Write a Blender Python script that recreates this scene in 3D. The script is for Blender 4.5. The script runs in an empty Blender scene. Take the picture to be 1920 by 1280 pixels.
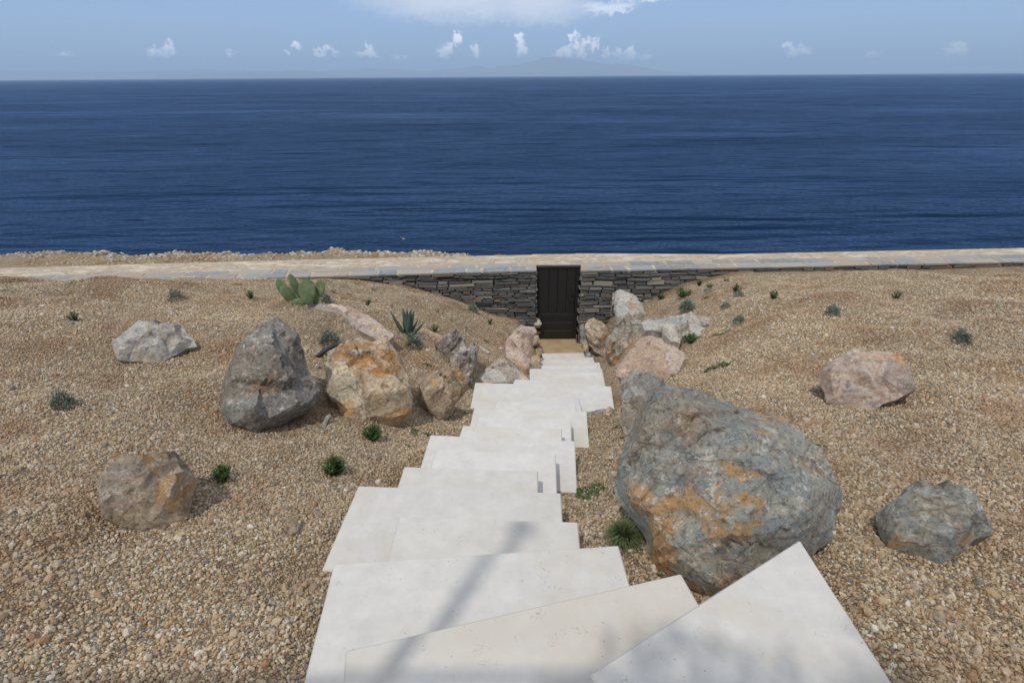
import bpy, bmesh, math, random
import numpy as np
from mathutils import Vector, Matrix, noise, geometry
R = math.radians
random.seed(7); np.random.seed(7)
scene = bpy.context.scene
col = scene.collection

# ------------------------------------------------------------------ camera, sky, sun, exposure
CAM = Vector((0.0, 0.0, 1.7))
F = 1000.0                      # focal length in pixels of the 1920 wide frame
PITCH = math.atan(497.0 / F)
ROLL = R(0.40)
cam_d = bpy.data.cameras.new("camera"); cam = bpy.data.objects.new("camera", cam_d); col.objects.link(cam)
cam_d.sensor_width = 36.0; cam_d.lens = 36.0 * F / 1920.0
cam_d.clip_start = 0.05; cam_d.clip_end = 200000.0
fwd = Vector((0, math.cos(PITCH), -math.sin(PITCH)))
right0 = Vector((1, 0, 0)); up0 = right0.cross(fwd)
cr, sr = math.cos(ROLL), math.sin(ROLL)
RIGHT = right0 * cr - up0 * sr
UP = right0 * sr + up0 * cr
Mc = Matrix((RIGHT, UP, -fwd)).transposed().to_4x4(); Mc.translation = CAM
cam.matrix_world = Mc
scene.camera = cam

SUN_EL = R(60.0)
SAZ = Vector((-0.44, -0.90)).normalized()
SUNV = Vector((SAZ.x * math.cos(SUN_EL), SAZ.y * math.cos(SUN_EL), math.sin(SUN_EL)))
sd = bpy.data.lights.new("sun", 'SUN'); so = bpy.data.objects.new("sun", sd); col.objects.link(so)
sd.energy = 2.0; sd.angle = R(1.2); sd.color = (1.0, 0.955, 0.88)
so.rotation_euler = SUNV.to_track_quat('Z', 'Y').to_euler()
so.location = (-6, -12, 24)

scene.view_settings.view_transform = 'Standard'
scene.view_settings.look = 'None'
scene.view_settings.exposure = 0.0
scene.view_settings.gamma = 1.0
scene.render.engine = 'CYCLES'
scene.cycles.use_denoising = True
scene.cycles.max_bounces = 6
scene.cycles.transparent_max_bounces = 8
scene.cycles.volume_bounces = 1
scene.cycles.caustics_reflective = False
scene.cycles.caustics_refractive = False

def ray(u, v):
    return (fwd * F + RIGHT * (u - 960.0) + UP * (640.0 - v)).normalized()
def azel(u, v):
    d = ray(u, v); return math.atan2(d.x, d.y), math.asin(d.z)
def on_z(u, v, z):
    d = ray(u, v); t = (z - CAM.z) / d.z; return CAM + d * t
def on_y(u, v, y):
    d = ray(u, v); t = (y - CAM.y) / d.y; return CAM + d * t

# ------------------------------------------------------------------ node helper
class NT:
    def __init__(s, tree): s.t = tree; s.n = tree.nodes; s.l = tree.links
    def node(s, typ, props=None, **ins):
        n = s.n.new(typ)
        for k, v in (props or {}).items(): setattr(n, k, v)
        for k, v in ins.items():
            key = int(k[1:]) if k[0] == '_' and k[1:].isdigit() else k.replace('_', ' ')
            s.put(n.inputs[key], v)
        return n
    def put(s, sock, v):
        if isinstance(v, bpy.types.NodeSocket): s.l.new(v, sock)
        elif isinstance(v, bpy.types.Node): s.l.new(v.outputs[0], sock)
        else:
            if isinstance(v, (tuple, list)) and len(v) == 3 and sock.type == 'RGBA': v = (*v, 1)
            sock.default_value = v
    def math(s, op, a, b=0.0, c=None, clamp=False):
        n = s.n.new('ShaderNodeMath'); n.operation = op; n.use_clamp = clamp
        s.put(n.inputs[0], a); s.put(n.inputs[1], b)
        if c is not None: s.put(n.inputs[2], c)
        return n.outputs[0]
    def mix(s, f, a, b, mode='MIX'):
        n = s.n.new('ShaderNodeMix'); n.data_type = 'RGBA'; n.blend_type = mode
        s.put(n.inputs[0], f); s.put(n.inputs[6], a); s.put(n.inputs[7], b)
        return n.outputs[2]
    def ramp(s, f, stops, interp='LINEAR'):
        n = s.n.new('ShaderNodeValToRGB'); cr_ = n.color_ramp; cr_.interpolation = interp
        while len(cr_.elements) < len(stops): cr_.elements.new(0.5)
        for e, (p, c) in zip(cr_.elements, stops):
            e.position = p
            e.color = (c, c, c, 1) if isinstance(c, (int, float)) else (*c, 1)
        s.put(n.inputs[0], f); return n.outputs[0]
    def noise(s, vec, scale, detail=4.0, rough=0.55, dist=0.0, out=0):
        n = s.n.new('ShaderNodeTexNoise')
        if vec is not None: s.put(n.inputs['Vector'], vec)
        n.inputs['Scale'].default_value = scale; n.inputs['Detail'].default_value = detail
        n.inputs['Roughness'].default_value = rough; n.inputs['Distortion'].default_value = dist
        return n.outputs[out]
    def voro(s, vec, scale, feature='F1', rnd=1.0, out=0):
        n = s.n.new('ShaderNodeTexVoronoi'); n.feature = feature
        if vec is not None: s.put(n.inputs['Vector'], vec)
        n.inputs['Scale'].default_value = scale; n.inputs['Randomness'].default_value = rnd
        return n.outputs[out]
    def mapping(s, vec, scale=(1, 1, 1), rot=(0, 0, 0), loc=(0, 0, 0)):
        n = s.n.new('ShaderNodeMapping'); s.put(n.inputs['Vector'], vec)
        n.inputs['Scale'].default_value = scale; n.inputs['Rotation'].default_value = rot
        n.inputs['Location'].default_value = loc; return n.outputs[0]
    def bump(s, h, strength=0.5, dist=0.01, normal=None):
        n = s.n.new('ShaderNodeBump'); s.put(n.inputs['Height'], h)
        n.inputs['Strength'].default_value = strength; n.inputs['Distance'].default_value = dist
        if normal is not None: s.put(n.inputs['Normal'], normal)
        return n.outputs[0]

def mat(name, rough=0.8, spec=0.3):
    m = bpy.data.materials.new(name); m.use_nodes = True
    nt = NT(m.node_tree)
    b = m.node_tree.nodes['Principled BSDF']
    b.inputs['Roughness'].default_value = rough
    b.inputs['Specular IOR Level'].default_value = spec
    tc = m.node_tree.nodes.new('ShaderNodeTexCoord')
    return m, nt, b, tc.outputs['Object']

# ------------------------------------------------------------------ world
w = bpy.data.worlds.new("World"); scene.world = w; w.use_nodes = True
wt = NT(w.node_tree)
bg = w.node_tree.nodes['Background']; bg.inputs['Strength'].default_value = 0.115
sky = w.node_tree.nodes.new('ShaderNodeTexSky'); sky.sky_type = 'NISHITA'
sky.sun_disc = False; sky.sun_elevation = SUN_EL
sky.sun_rotation = math.atan2(SAZ.x, SAZ.y); sky.altitude = 50.0
sky.air_density = 1.0; sky.dust_density = 0.3; sky.ozone_density = 2.5
tcw = w.node_tree.nodes.new('ShaderNodeTexCoord').outputs['Generated']
sep = wt.node('ShaderNodeSeparateXYZ', _0=tcw)
AZ = wt.math('ARCTAN2', sep.outputs[0], sep.outputs[1])
EL = wt.math('ARCSINE', sep.outputs[2])
cv = wt.node('ShaderNodeCombineXYZ', X=AZ, Y=EL).outputs[0]
n1 = wt.math('ADD', wt.math('MULTIPLY', wt.noise(cv, 75.0, 6, 0.7), .55), wt.math('MULTIPLY', wt.noise(cv, 210.0, 5, 0.7), .45))
n2 = wt.noise(wt.mapping(cv, (6, 22, 1), (0, 0, 0.12)), 1.6, 5, 0.6, 0.6)
wn = wt.node('ShaderNodeSeparateColor', _0=wt.noise(cv, 95.0, 6, 0.72, out=1))
AZ0, EL0 = AZ, EL
AZ = wt.math('ADD', AZ, wt.math('MULTIPLY', wt.math('SUBTRACT', wn.outputs[0], .5), .045))
EL = wt.math('ADD', EL, wt.math('MULTIPLY', wt.math('SUBTRACT', wn.outputs[1], .5), .040))
def ellipse(u, v, ww, hh):
    a0, e0 = azel(u, v); a1, _ = azel(u + ww, v); _, e1 = azel(u, v - hh)
    p = wt.math('POWER', wt.math('ABSOLUTE', wt.math('MULTIPLY', wt.math('SUBTRACT', AZ, a0), 1 / abs(a1 - a0))), 2.0)
    q = wt.math('POWER', wt.math('ABSOLUTE', wt.math('MULTIPLY', wt.math('SUBTRACT', EL, e0), 1 / abs(e1 - e0))), 2.0)
    return wt.math('SUBTRACT', 1.0, wt.math('ADD', p, q))
CUM = [(558,86,8,8),(541,98,9,5),(600,98,12,6),(616,93,10,10),(628,99,12,6),(691,97,10,12),(686,102,18,7),(702,103,12,6),
       (838,92,14,13),(832,99,18,9),(846,86,7,9),(858,71,8,16),(893,96,12,13),(976,76,10,18),(979,92,12,14),
       (1048,99,14,9),(1066,94,14,12),(1077,86,9,12),(1090,97,16,10),(1097,80,8,10),(1114,82,10,15),(1110,92,8,10),
       (1137,101,9,8),(1140,96,5,6),(1158,103,12,10),(1184,97,9,13),(1184,106,20,8),(1210,106,16,7),(1217,103,7,6),
       (748,107,14,3),(1076,68,9,9),
       (300,98,30,11),(318,88,14,12),(120,103,22,7),(430,101,14,6),(1495,96,26,11),(1480,88,12,10),(1640,104,22,7),(1790,97,30,12),(1800,86,14,12)]
acc = None
for c in CUM:
    e = ellipse(*c)
    acc = e if acc is None else wt.math('MAXIMUM', acc, e)
field = wt.math('ADD', acc, wt.math('MULTIPLY', wt.math('SUBTRACT', n1, 0.5), 6.0))
cmask = wt.math('MULTIPLY', wt.ramp(field, [(0.0, 0.0), (0.35, .45), (1.5, 1.0)]), 0.85)
veil = wt.math('MAXIMUM', ellipse(880, -5, 260, 62), wt.math('MAXIMUM', ellipse(1000, 10, 150, 48), ellipse(700, -60, 330, 70)))
vmask = wt.math('MULTIPLY', wt.ramp(wt.math('ADD', veil, wt.math('MULTIPLY', wt.math('SUBTRACT', n2, 0.5), 1.1)), [(-0.1, 0.0), (1.0, 1.0)]), 0.72)
st = wt.math('MAXIMUM', ellipse(1135, 12, 60, 12), ellipse(1210, -2, 70, 8))
smask = wt.math('MULTIPLY', wt.ramp(wt.math('ADD', st, wt.math('MULTIPLY', wt.math('SUBTRACT', n2, 0.5), 4.5)), [(0.0, 0.0), (1.6, 1.0)]), 0.7)
# the low sky of the photograph is a pale clean blue
hz = wt.ramp(EL0, [(0.0, (3.6, 5.0, 7.2)), (0.14, (2.7, 4.5, 7.8)), (0.35, (5.2, 6.1, 7.6)), (0.8, (6.2, 6.5, 7.2))])
skyc = wt.mix(0.85, sky.outputs[0], hz)
c1 = wt.mix(vmask, skyc, (9.6, 9.7, 10.2))
c2 = wt.mix(smask, c1, (11.5, 11.6, 12.0))
c3 = wt.mix(cmask, c2, (19.0, 18.6, 18.4))
wt.l.new(c3, bg.inputs['Color'])

# ------------------------------------------------------------------ object helpers
def tag(o, label=None, cat=None, group=None, kind=None):
    if label: o['label'] = label
    if cat: o['category'] = cat
    if group: o['group'] = group
    if kind: o['kind'] = kind
    return o
def link(name, me, m=None, parent=None):
    o = bpy.data.objects.new(name, me); col.objects.link(o)
    if m is not None and len(me.materials) == 0: me.materials.append(m)
    if parent is not None:
        o.parent = parent; o.location = -parent.location
    return o
def empty(name, loc):
    o = bpy.data.objects.new(name, None); col.objects.link(o); o.location = loc; o.empty_display_size = 0.1
    return o
def mesh(name, vs, fs, smooth=False):
    me = bpy.data.meshes.new(name); me.from_pydata([tuple(v) for v in vs], [], fs); me.update()
    if smooth: me.polygons.foreach_set('use_smooth', [True] * len(me.polygons))
    return me
class MB:
    def __init__(s): s.v = []; s.f = []; s.c = []
    def box8(s, p, shade=0.5):
        b = len(s.v); s.v += [tuple(q) for q in p]
        for q in ((0,3,2,1),(4,5,6,7),(0,1,5,4),(1,2,6,5),(2,3,7,6),(3,0,4,7)):
            s.f.append(tuple(b + i for i in q)); s.c.append(shade)
    def box(s, x0, x1, y0, y1, z0, z1, shade=0.5):
        s.box8([(x0,y0,z0),(x1,y0,z0),(x1,y1,z0),(x0,y1,z0),(x0,y0,z1),(x1,y0,z1),(x1,y1,z1),(x0,y1,z1)], shade)
    def tube(s, pts, rad, n=8, shade=0.5, cap=True):
        pts = [Vector(p) for p in pts]
        rad = rad if isinstance(rad, (list, tuple)) else [rad] * len(pts)
        b = len(s.v)
        for i, p in enumerate(pts):
            t = (pts[min(i + 1, len(pts) - 1)] - pts[max(i - 1, 0)]).normalized()
            a = t.cross(Vector((0.13, 0.31, 0.94)) if abs(t.z) < 0.9 else Vector((1, 0, 0))).normalized(); c = t.cross(a)
            for k in range(n):
                th = 2 * math.pi * k / n
                s.v.append(tuple(p + (a * math.cos(th) + c * math.sin(th)) * rad[i]))
        for i in range(len(pts) - 1):
            for k in range(n):
                s.f.append((b + i*n + k, b + i*n + (k+1) % n, b + (i+1)*n + (k+1) % n, b + (i+1)*n + k)); s.c.append(shade)
        if cap:
            s.f.append(tuple(b + k for k in reversed(range(n)))); s.c.append(shade)
            s.f.append(tuple(b + (len(pts)-1)*n + k for k in range(n))); s.c.append(shade)
    def tri(s, a, b_, c, shade=0.5):
        b = len(s.v); s.v += [tuple(a), tuple(b_), tuple(c)]; s.f.append((b, b+1, b+2)); s.c.append(shade)
    def build(s, name, m, parent=None, smooth=False, bevel=0.0):
        me = mesh(name, s.v, s.f, smooth)
        at = me.attributes.new('tone', 'FLOAT', 'FACE'); at.data.foreach_set('value', s.c)
        o = link(name, me, m, parent)
        if bevel:
            bv = o.modifiers.new('bevel', 'BEVEL'); bv.width = bevel; bv.segments = 1; bv.limit_method = 'ANGLE'
        return o

# ------------------------------------------------------------------ staircase data: far-left, far-right, a point down each side (pixels)
#   (far left, far right, right side point, left side point, depth)
ST = [
 ((1105,1262),(1500,1010),(1610,1180),(1130,1300),0.78),     # step 1
 ((647,1218),(1277,1073),(1310,1130),(643,1280),0.70),
 ((626,1056),(1160,1021),(1181,1095),(569,1280),0.66),
 ((748,967),(1084,977),(1088,1026),(726,1050),0.66),
 ((672,910),(1052,923),(1055,975),(608,1056),0.67),
 ((758,874),(1009,882),(1009,921),(746,911),0.62),
 ((818,842),(1042,850),(1044,905),(808,874),0.66),
 ((807,815),(1078,826),(1082,915),(789,873),0.66),
 ((868,797),(1054,803),(1054,824),(862,815),0.60),
 ((897,782),(1071,785),(1072,825),(893,797),0.66),
 ((889,764),(1100,771),(1104,822),(881,797),0.66),
 ((931,751),(1079,757),(1081,769),(928,764),0.60),
 ((946,743),(1086,745),(1091,769),(943,752),0.62),
 ((891,717),(1146,724),(1151,760),(881,768),0.66),
 ((965,711),(1125,714.5),(1126,723),(962,719),0.62),
 ((1001,704),(1114,705),(1118,714),(1000,711),0.60),
 ((1008,697.5),(1128,698),(1131,708),(1007,704),0.62),
 ((993,691),(1129,691),(1132,706),(993,711),0.66),
 ((1015,685),(1117,685),(1118,691),(1015,691),0.60),
 ((1000,680.5),(1124,679),(1127,691),(1000,691),0.64),
 ((1019,674.5),(1106,674),(1108,680),(1019,680),0.60),
 ((1000,671.5),(1112,669),(1115,678),(1000,679),0.62),
 ((1016,662.5),(1094,661),(1097,669),(1018,671),0.60),
]
RISE = 0.175
slabs = []
for i, (fl, fr, rp, lp, dep) in enumerate(ST):
    z = -RISE * i
    a, b, c, d = (on_z(*p, z) for p in (fl, fr, rp, lp))
    n = (b - a); n = Vector((n.y, -n.x, 0)).normalized()      # towards the camera
    def ext(p, q):
        t = (q - p); t = t / max(1e-6, t.dot(n)); return p + t * dep
    slabs.append((z, [a, b, ext(b, c), ext(a, d)]))
LAND_Z = -RISE * 23
g0 = on_z(1010, 637, LAND_Z); g1 = on_z(1086, 633.5, LAND_Z)
GY = (g0.y + g1.y) / 2
print('GATE', g0, g1, 'top z', on_y(1049, 498, GY).z)
for z, q in slabs: print([round(v, 2) for p in q for v in p[:2]], round(z, 2))

ys, xl, xr, zs = [], [], [], []
for z, q in slabs[2:]:
    ys.append((q[0].y + q[1].y) / 2); xl.append(q[0].x); xr.append(q[1].x); zs.append(z - 0.12)
ys = [-6, 0.6, 1.35] + ys + [GY]; xl = [-0.75, -0.75, -0.75] + xl + [g0.x]; xr = [2.4, 1.6, 0.95] + xr + [g1.x]
zs = [-0.16, -0.16, -0.32] + zs + [LAND_Z - 0.10]
ys = np.array(ys); zs = np.array(zs)
kk = np.array([0.25, 0.5, 0.25])
def sm(a):
    a = np.array(a, float); p = np.concatenate([[a[0]], a, [a[-1]]]); return np.convolve(p, kk, 'valid')
xl = sm(xl); xr = sm(xr)
WTOP = on_y(1049, 498, GY).z - 0.03
print('WTOP', WTOP)

def in_poly(px, py, poly):
    ins = np.zeros(px.shape, bool); n = len(poly)
    for i in range(n):
        x0, y0 = poly[i][0], poly[i][1]; x1, y1 = poly[(i+1) % n][0], poly[(i+1) % n][1]
        c = ((y0 > py) != (y1 > py))
        with np.errstate(divide='ignore', invalid='ignore'):
            xx = (x1 - x0) * (py - y0) / (y1 - y0 + 1e-12) + x0
        ins ^= c & (px < xx)
    return ins
def vnoise(x, y, seed):
    """cheap smooth value noise on arrays"""
    xi = np.floor(x).astype(int); yi = np.floor(y).astype(int); fx = x - xi; fy = y - yi
    fx = fx*fx*(3-2*fx); fy = fy*fy*(3-2*fy)
    def h(a, b):
        k = np.sin(a * 127.1 + b * 311.7 + seed * 74.7) * 43758.5453; return k - np.floor(k)
    return (h(xi, yi)*(1-fx)+h(xi+1, yi)*fx)*(1-fy) + (h(xi, yi+1)*(1-fx)+h(xi+1, yi+1)*fx)*fy
def terrain(x, y, clamp=True):
    x = np.asarray(x, float); y = np.asarray(y, float)
    rmp = np.interp(y, ys, zs)
    L = np.interp(y, ys, xl); Rr = np.interp(y, ys, xr)
    dl = np.maximum(L - x, 0); dr = np.maximum(x - Rr, 0)
    bank = np.interp(y, [-20, 0, 2.0, 5.0, 8.0, 11.3, 13], [0.3, -0.06, -0.36, -0.76, -1.32, WTOP - 0.12, WTOP - 0.14])
    far = np.clip((y - 8.5) / 2.0, 0, 1)
    pl_n = np.interp(dl, [0, .3, 1.0, 2.4, 4.2], [0, .0, .30, .8, 1.0])
    pl_f = np.interp(dl, [0, .12, .5, 1.1, 1.9, 3.0, 4.0], [0, .12, .40, .47, .68, .90, 1.0])
    pr_n = np.interp(dr, [0, .5, 1.2, 2.2, 3.4], [0, .0, .45, .85, 1.0])
    pr_f = np.interp(dr, [0, .25, .7, 1.5, 2.2, 3.4], [0, .05, .42, .64, .86, 1.0])
    t = np.where(dl > 0, pl_n*(1-far)+pl_f*far, pr_n*(1-far)+pr_f*far)
    z = rmp + (bank - rmp) * t
    z = z + (0.24 * (vnoise(x*0.7, y*0.7, 1)-0.5) + 0.13*(vnoise(x*1.9+5, y*1.9, 2)-0.5) + 0.04*(vnoise(x*4.3, y*4.3+2, 4)-0.5)) * np.clip((dl+dr)/0.8, 0, 1) * (1 - 0.8*np.clip((y-10)/1.2, 0, 1))
    z = z + np.clip((dl + dr - 4.2)*.20, 0, .9) * np.clip((9.2 - y)/4.0, 0, 1) * (.6 + .8*vnoise(x*.5, y*.5, 14))
    z = z + 0.018*(vnoise(x*7, y*7, 3)-0.5)
    # rough ground beyond the wall, then the drop to the sea
    outz = np.interp(x, [-30, -4, -1, 1.5, 6, 30], [WTOP-0.22, WTOP-0.22, WTOP-0.36, WTOP-0.6, WTOP-0.8, WTOP-0.8]) + 0.08*(vnoise(x*1.3, y*1.3, 5)-0.5) + 0.07*(vnoise(x*4, y*4, 6)-0.5)
    b = np.clip((y - (GY + 0.15)) / 0.35, 0, 1)
    z = z*(1-b) + outz*b
    edge = GY + 2.05 + 0.5*(vnoise(x*0.8, y*0+3, 8)-0.5) + 0.25*(vnoise(x*3, y*0+9, 9)-0.5)
    z = z - np.clip(y - edge, 0, 30) * 1.7 
    z = np.maximum(z, -34)
    for zz, q in slabs:
        c0 = sum(q, Vector()) / 4
        near = np.hypot(x - c0.x, y - c0.y) < 2.2
        if not near.any(): continue
        xa, ya = x[near], y[near]; d = np.full(xa.shape, 9.0)
        for i in range(4):
            a_, b_ = q[i], q[(i+1) % 4]; ex, ey = b_.x - a_.x, b_.y - a_.y
            t_ = np.clip(((xa - a_.x)*ex + (ya - a_.y)*ey) / (ex*ex + ey*ey), 0, 1)
            d = np.minimum(d, np.hypot(xa - a_.x - t_*ex, ya - a_.y - t_*ey))
        d = np.where(in_poly(xa, ya, q), 0, d)
        z[near] = np.minimum(z[near], zz - 0.014 + .05*np.minimum(d/.1, 1) * (vnoise(xa*9, ya*9, 12)) * .4 + .55*np.maximum(d - .05, 0) + 2.5*np.maximum(d - .3, 0)**1.5)
    if clamp:
        for zz, q in slabs:
            m = in_poly(x, y, q); z = np.where(m, np.minimum(z, zz - 0.014), z)
            c0 = sum(q, Vector()) / 4; qi = [p + (c0 - p).normalized()*.10 for p in q]
            m = in_poly(x, y, qi); z = np.where(m, np.minimum(z, zz - 0.12), z)
        lp = [(g0.x - .1, slabs[-1][1][0].y - 0.5), (g1.x + .12, slabs[-1][1][0].y - 0.5), (g1.x + .12, GY + 1.4), (g0.x - .1, GY + 1.4)]
        m = in_poly(x, y, lp); z = np.where(m, np.minimum(z, LAND_Z - 0.08), z)
    return z
def tz(x, y): return float(terrain(np.array([x]), np.array([y]), False)[0])
def ground(u, v):
    d = ray(u, v); t = 1.0
    while t < 60:
        p = CAM + d * t
        if p.z < tz(p.x, p.y): break
        t += 0.06
    lo, hi = t - 0.06, t
    for _ in range(10):
        m = (lo + hi) / 2; p = CAM + d * m
        if p.z < tz(p.x, p.y): hi = m
        else: lo = m
    return CAM + d * hi

# ------------------------------------------------------------------ materials
def gravel_color(nt, val):
    return nt.ramp(val, [(0.0, (.46,.35,.225)), (.16, (.56,.45,.31)), (.30, (.37,.265,.165)), (.42, (.62,.53,.39)), (.54, (.50,.385,.25)),
                         (.66, (.41,.36,.28)), (.76, (.66,.59,.47)), (.86, (.36,.21,.12)), (.91, (.22,.215,.20)), (.965, (.74,.71,.65))], 'CONSTANT')
m_ground, nt, b, oc = mat('gravel_soil', 0.95, 0.1)
vc = nt.voro(oc, 58.0, out=1); sepc = nt.node('ShaderNodeSeparateColor', _0=vc)
pc = gravel_color(nt, sepc.outputs[0])
vd = nt.voro(oc, 58.0, 'DISTANCE_TO_EDGE')
gap = nt.ramp(vd, [(0.0, 0.4), (0.14, 1.0)])
soil = nt.ramp(nt.noise(oc, 1.1, 5, .6), [(.49, 0.0), (.64, 0.8)])
c = nt.mix(soil, pc, (.33,.21,.125))
c = nt.mix(1.0, c, gap, 'MULTIPLY')
pale = nt.ramp(nt.noise(oc, 0.45, 3, .5), [(.3, (.88,.83,.76)), (.7, (1.06,1.01,.93))])
c = nt.mix(1.0, c, pale, 'MULTIPLY')
nt.put(b.inputs['Base Color'], c)
nt.put(b.inputs['Normal'], nt.bump(nt.ramp(vd, [(0, 0.0), (.35, 1.0)]), 0.9, 0.012))

m_peb, nt, b, oc = mat('pebble', 0.75, 0.3)
oi = nt.node('ShaderNodeObjectInfo')
c = gravel_color(nt, oi.outputs['Random'])
geo = nt.node('ShaderNodeNewGeometry')
dirt = nt.ramp(nt.noise(geo.outputs['Position'], 1.1, 5, .6), [(.49, 0.0), (.64, 0.62)])
c = nt.mix(dirt, c, (.36,.225,.13))
c = nt.mix(nt.ramp(nt.noise(geo.outputs['Position'], 140, 2), [(.4, 0.0), (.7, .35)]), c, (.3,.22,.14))
c = nt.mix(1.0, c, nt.ramp(nt.noise(geo.outputs['Position'], .45, 3, .5), [(.3, (.80,.775,.74)), (.7, (1.05,1.01,.95))]), 'MULTIPLY')
nt.put(b.inputs['Base Color'], c)

m_slab, nt, b, oc = mat('cream_limestone', 0.62, 0.25)
oi = nt.node('ShaderNodeObjectInfo'); oc = nt.node('ShaderNodeVectorMath', {'operation': 'MULTIPLY_ADD'}, _0=nt.node('ShaderNodeCombineXYZ', X=oi.outputs['Random'], Y=oi.outputs['Random']).outputs[0], _1=(31, 17, 0), _2=oc).outputs[0]
n_big = nt.noise(oc, 1.7, 4, .55); n_mid = nt.noise(oc, 9, 5, .65); n_f = nt.noise(oc, 160, 3, .7)
c = nt.mix(nt.ramp(n_mid, [(.3, 0.0), (.75, 1.0)]), (.70,.68,.64), (.58,.56,.525))
st_ = nt.ramp(nt.noise(nt.mapping(oc, (1, 1, 6)), 1.35, 4, .6, .4), [(.50, 0.0), (.66, .85)])
c = nt.mix(st_, c, (.60,.55,.475))
c = nt.mix(nt.ramp(n_f, [(.62, 0.0), (.78, .35)]), c, (.42,.40,.37))
# small dark fossil dashes and scratches
vx = nt.node('ShaderNodeTexWave', {'wave_type': 'BANDS', 'bands_direction': 'X'}, Vector=nt.mapping(oc, (3, 3, 3), (0, 0, .7)), Scale=2.0, Distortion=28.0, Detail=3.0, Detail_Scale=2.2)
hair = nt.ramp(vx.outputs[0], [(.0, 1.0), (.012, 0.0)])
hm = nt.math('MULTIPLY', hair, nt.ramp(nt.noise(oc, 13, 2), [(.60, 0.0), (.66, .75)]))
c = nt.mix(hm, c, (.22,.19,.16))
c = nt.mix(1.0, c, nt.ramp(oi.outputs['Random'], [(0, (.86,.85,.84)), (.25, (1.0,.99,.97)), (.5, (.93,.91,.88)), (.75, (1.01,1.0,.99)), (1, (.90,.885,.86))]), 'MULTIPLY')
sp = nt.math('MULTIPLY', nt.ramp(nt.voro(oc, 26), [(.05, 1.0), (.085, 0.0)]), nt.ramp(nt.noise(oc, 7, 1), [(.52, 0.0), (.58, .8)]))
c = nt.mix(sp, c, (.20,.17,.14))
nt.put(b.inputs['Base Color'], c)
nt.put(b.inputs['Normal'], nt.bump(nt.noise(oc, 60, 5, .7), 0.25, 0.002))

m_land, nt, b, oc = mat('tan_flagstone', 0.7, 0.25)
c = nt.ramp(nt.noise(oc, 2.6, 5, .6, .6), [(.3, (.48,.40,.30)), (.5, (.44,.32,.185)), (.7, (.36,.235,.12))])
nt.put(b.inputs['Base Color'], c)
nt.put(b.inputs['Normal'], nt.bump(nt.noise(oc, 30, 4), .3, .004))

m_black, nt, b, oc = mat('black_painted_wood', 0.42, 0.4)
c = nt.mix(nt.noise(nt.mapping(oc, (30, 30, 1.2)), 2.0, 4), (.012,.012,.013), (.024,.023,.022))
nt.put(b.inputs['Base Color'], c)
nt.put(b.inputs['Normal'], nt.bump(nt.noise(nt.mapping(oc, (40, 40, 1.5)), 3, 3), .15, .002))
m_iron, nt, b, oc = mat('black_iron', 0.35, 0.5); b.inputs['Base Color'].default_value = (.02,.02,.022,1)
b.inputs['Metallic'].default_value = .6
m_screw, nt, b, oc = mat('steel_screw', 0.4, 0.5); b.inputs['Base Color'].default_value = (.35,.35,.36,1); b.inputs['Metallic'].default_value = 1

# dry stone
m_stone, nt, b, oc = mat('slate_masonry', 0.8, 0.3)
tone = nt.node('ShaderNodeAttribute', {'attribute_name': 'tone'}).outputs['Fac']
base = nt.ramp(tone, [(0, (.045,.047,.052)), (.22, (.085,.088,.092)), (.42, (.125,.13,.135)), (.58, (.066,.068,.074)), (.70, (.17,.165,.15)),
                      (.80, (.105,.08,.06)), (.88, (.18,.105,.06)), (.94, (.23,.21,.18))], 'CONSTANT')
base = nt.mix(1.0, base, (1.45,1.40,1.32), 'MULTIPLY')
c = nt.mix(nt.ramp(nt.noise(nt.mapping(oc, (4, 4, 22)), 3, 5, .65), [(.35, 0.0), (.75, .6)]), base, (.27,.26,.235))
c = nt.mix(nt.ramp(nt.noise(oc, 3.5, 4), [(.58, 0.0), (.72, .5)]), c, (.17,.10,.055))
nt.put(b.inputs['Base Color'], c)
nt.put(b.inputs['Normal'], nt.bump(nt.noise(nt.mapping(oc, (5, 5, 16)), 4, 5, .7), .9, .02))
m_mortar, nt, b, oc = mat('dark_joint', 1.0, 0.05)
nt.put(b.inputs['Base Color'], nt.mix(nt.noise(oc, 12, 4), (.05,.043,.035), (.10,.08,.06)))
m_cope, nt, b, oc = mat('slate_coping', 0.65, 0.35)
tone = nt.node('ShaderNodeAttribute', {'attribute_name': 'tone'}).outputs['Fac']
base = nt.ramp(tone, [(0, (.20,.225,.26)), (.3, (.27,.285,.30)), (.5, (.16,.185,.215)), (.68, (.36,.33,.28)), (.84, (.33,.27,.24))], 'CONSTANT')
c = nt.mix(nt.ramp(nt.noise(nt.mapping(oc, (3, 5, 3)), 4, 6, .7), [(.38, 0.0), (.66, .8)]), base, (.40,.36,.29))
c = nt.mix(nt.ramp(nt.noise(oc, 1.1, 4), [(.52, 0.0), (.66, .7)]), c, (.42,.32,.22))
nt.put(b.inputs['Base Color'], c)
nt.put(b.inputs['Normal'], nt.bump(nt.noise(oc, 22, 5, .7), .6, .008))
m_cem, nt, b, oc = mat('cement_screed', 0.9, 0.1)
c = nt.ramp(nt.noise(nt.mapping(oc, (1, 2.6, 1), (0, 0, .3)), 1.9, 7, .68, .7), [(.32, (.60,.54,.44)), (.45, (.55,.47,.36)), (.50, (.36,.27,.18)), (.56, (.52,.46,.37)), (.62, (.30,.235,.165)), (.72, (.48,.42,.33))])
scr = nt.ramp(nt.noise(nt.mapping(oc, (9, 1.2, 1), (0, 0, -.8)), 2.0, 4, .7), [(.55, 0.0), (.7, .5)])
c = nt.mix(scr, c, (.33,.255,.17))
nt.put(b.inputs['Base Color'], c)
nt.put(b.inputs['Normal'], nt.bump(nt.noise(oc, 14, 6, .7), .6, .012))

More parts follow.
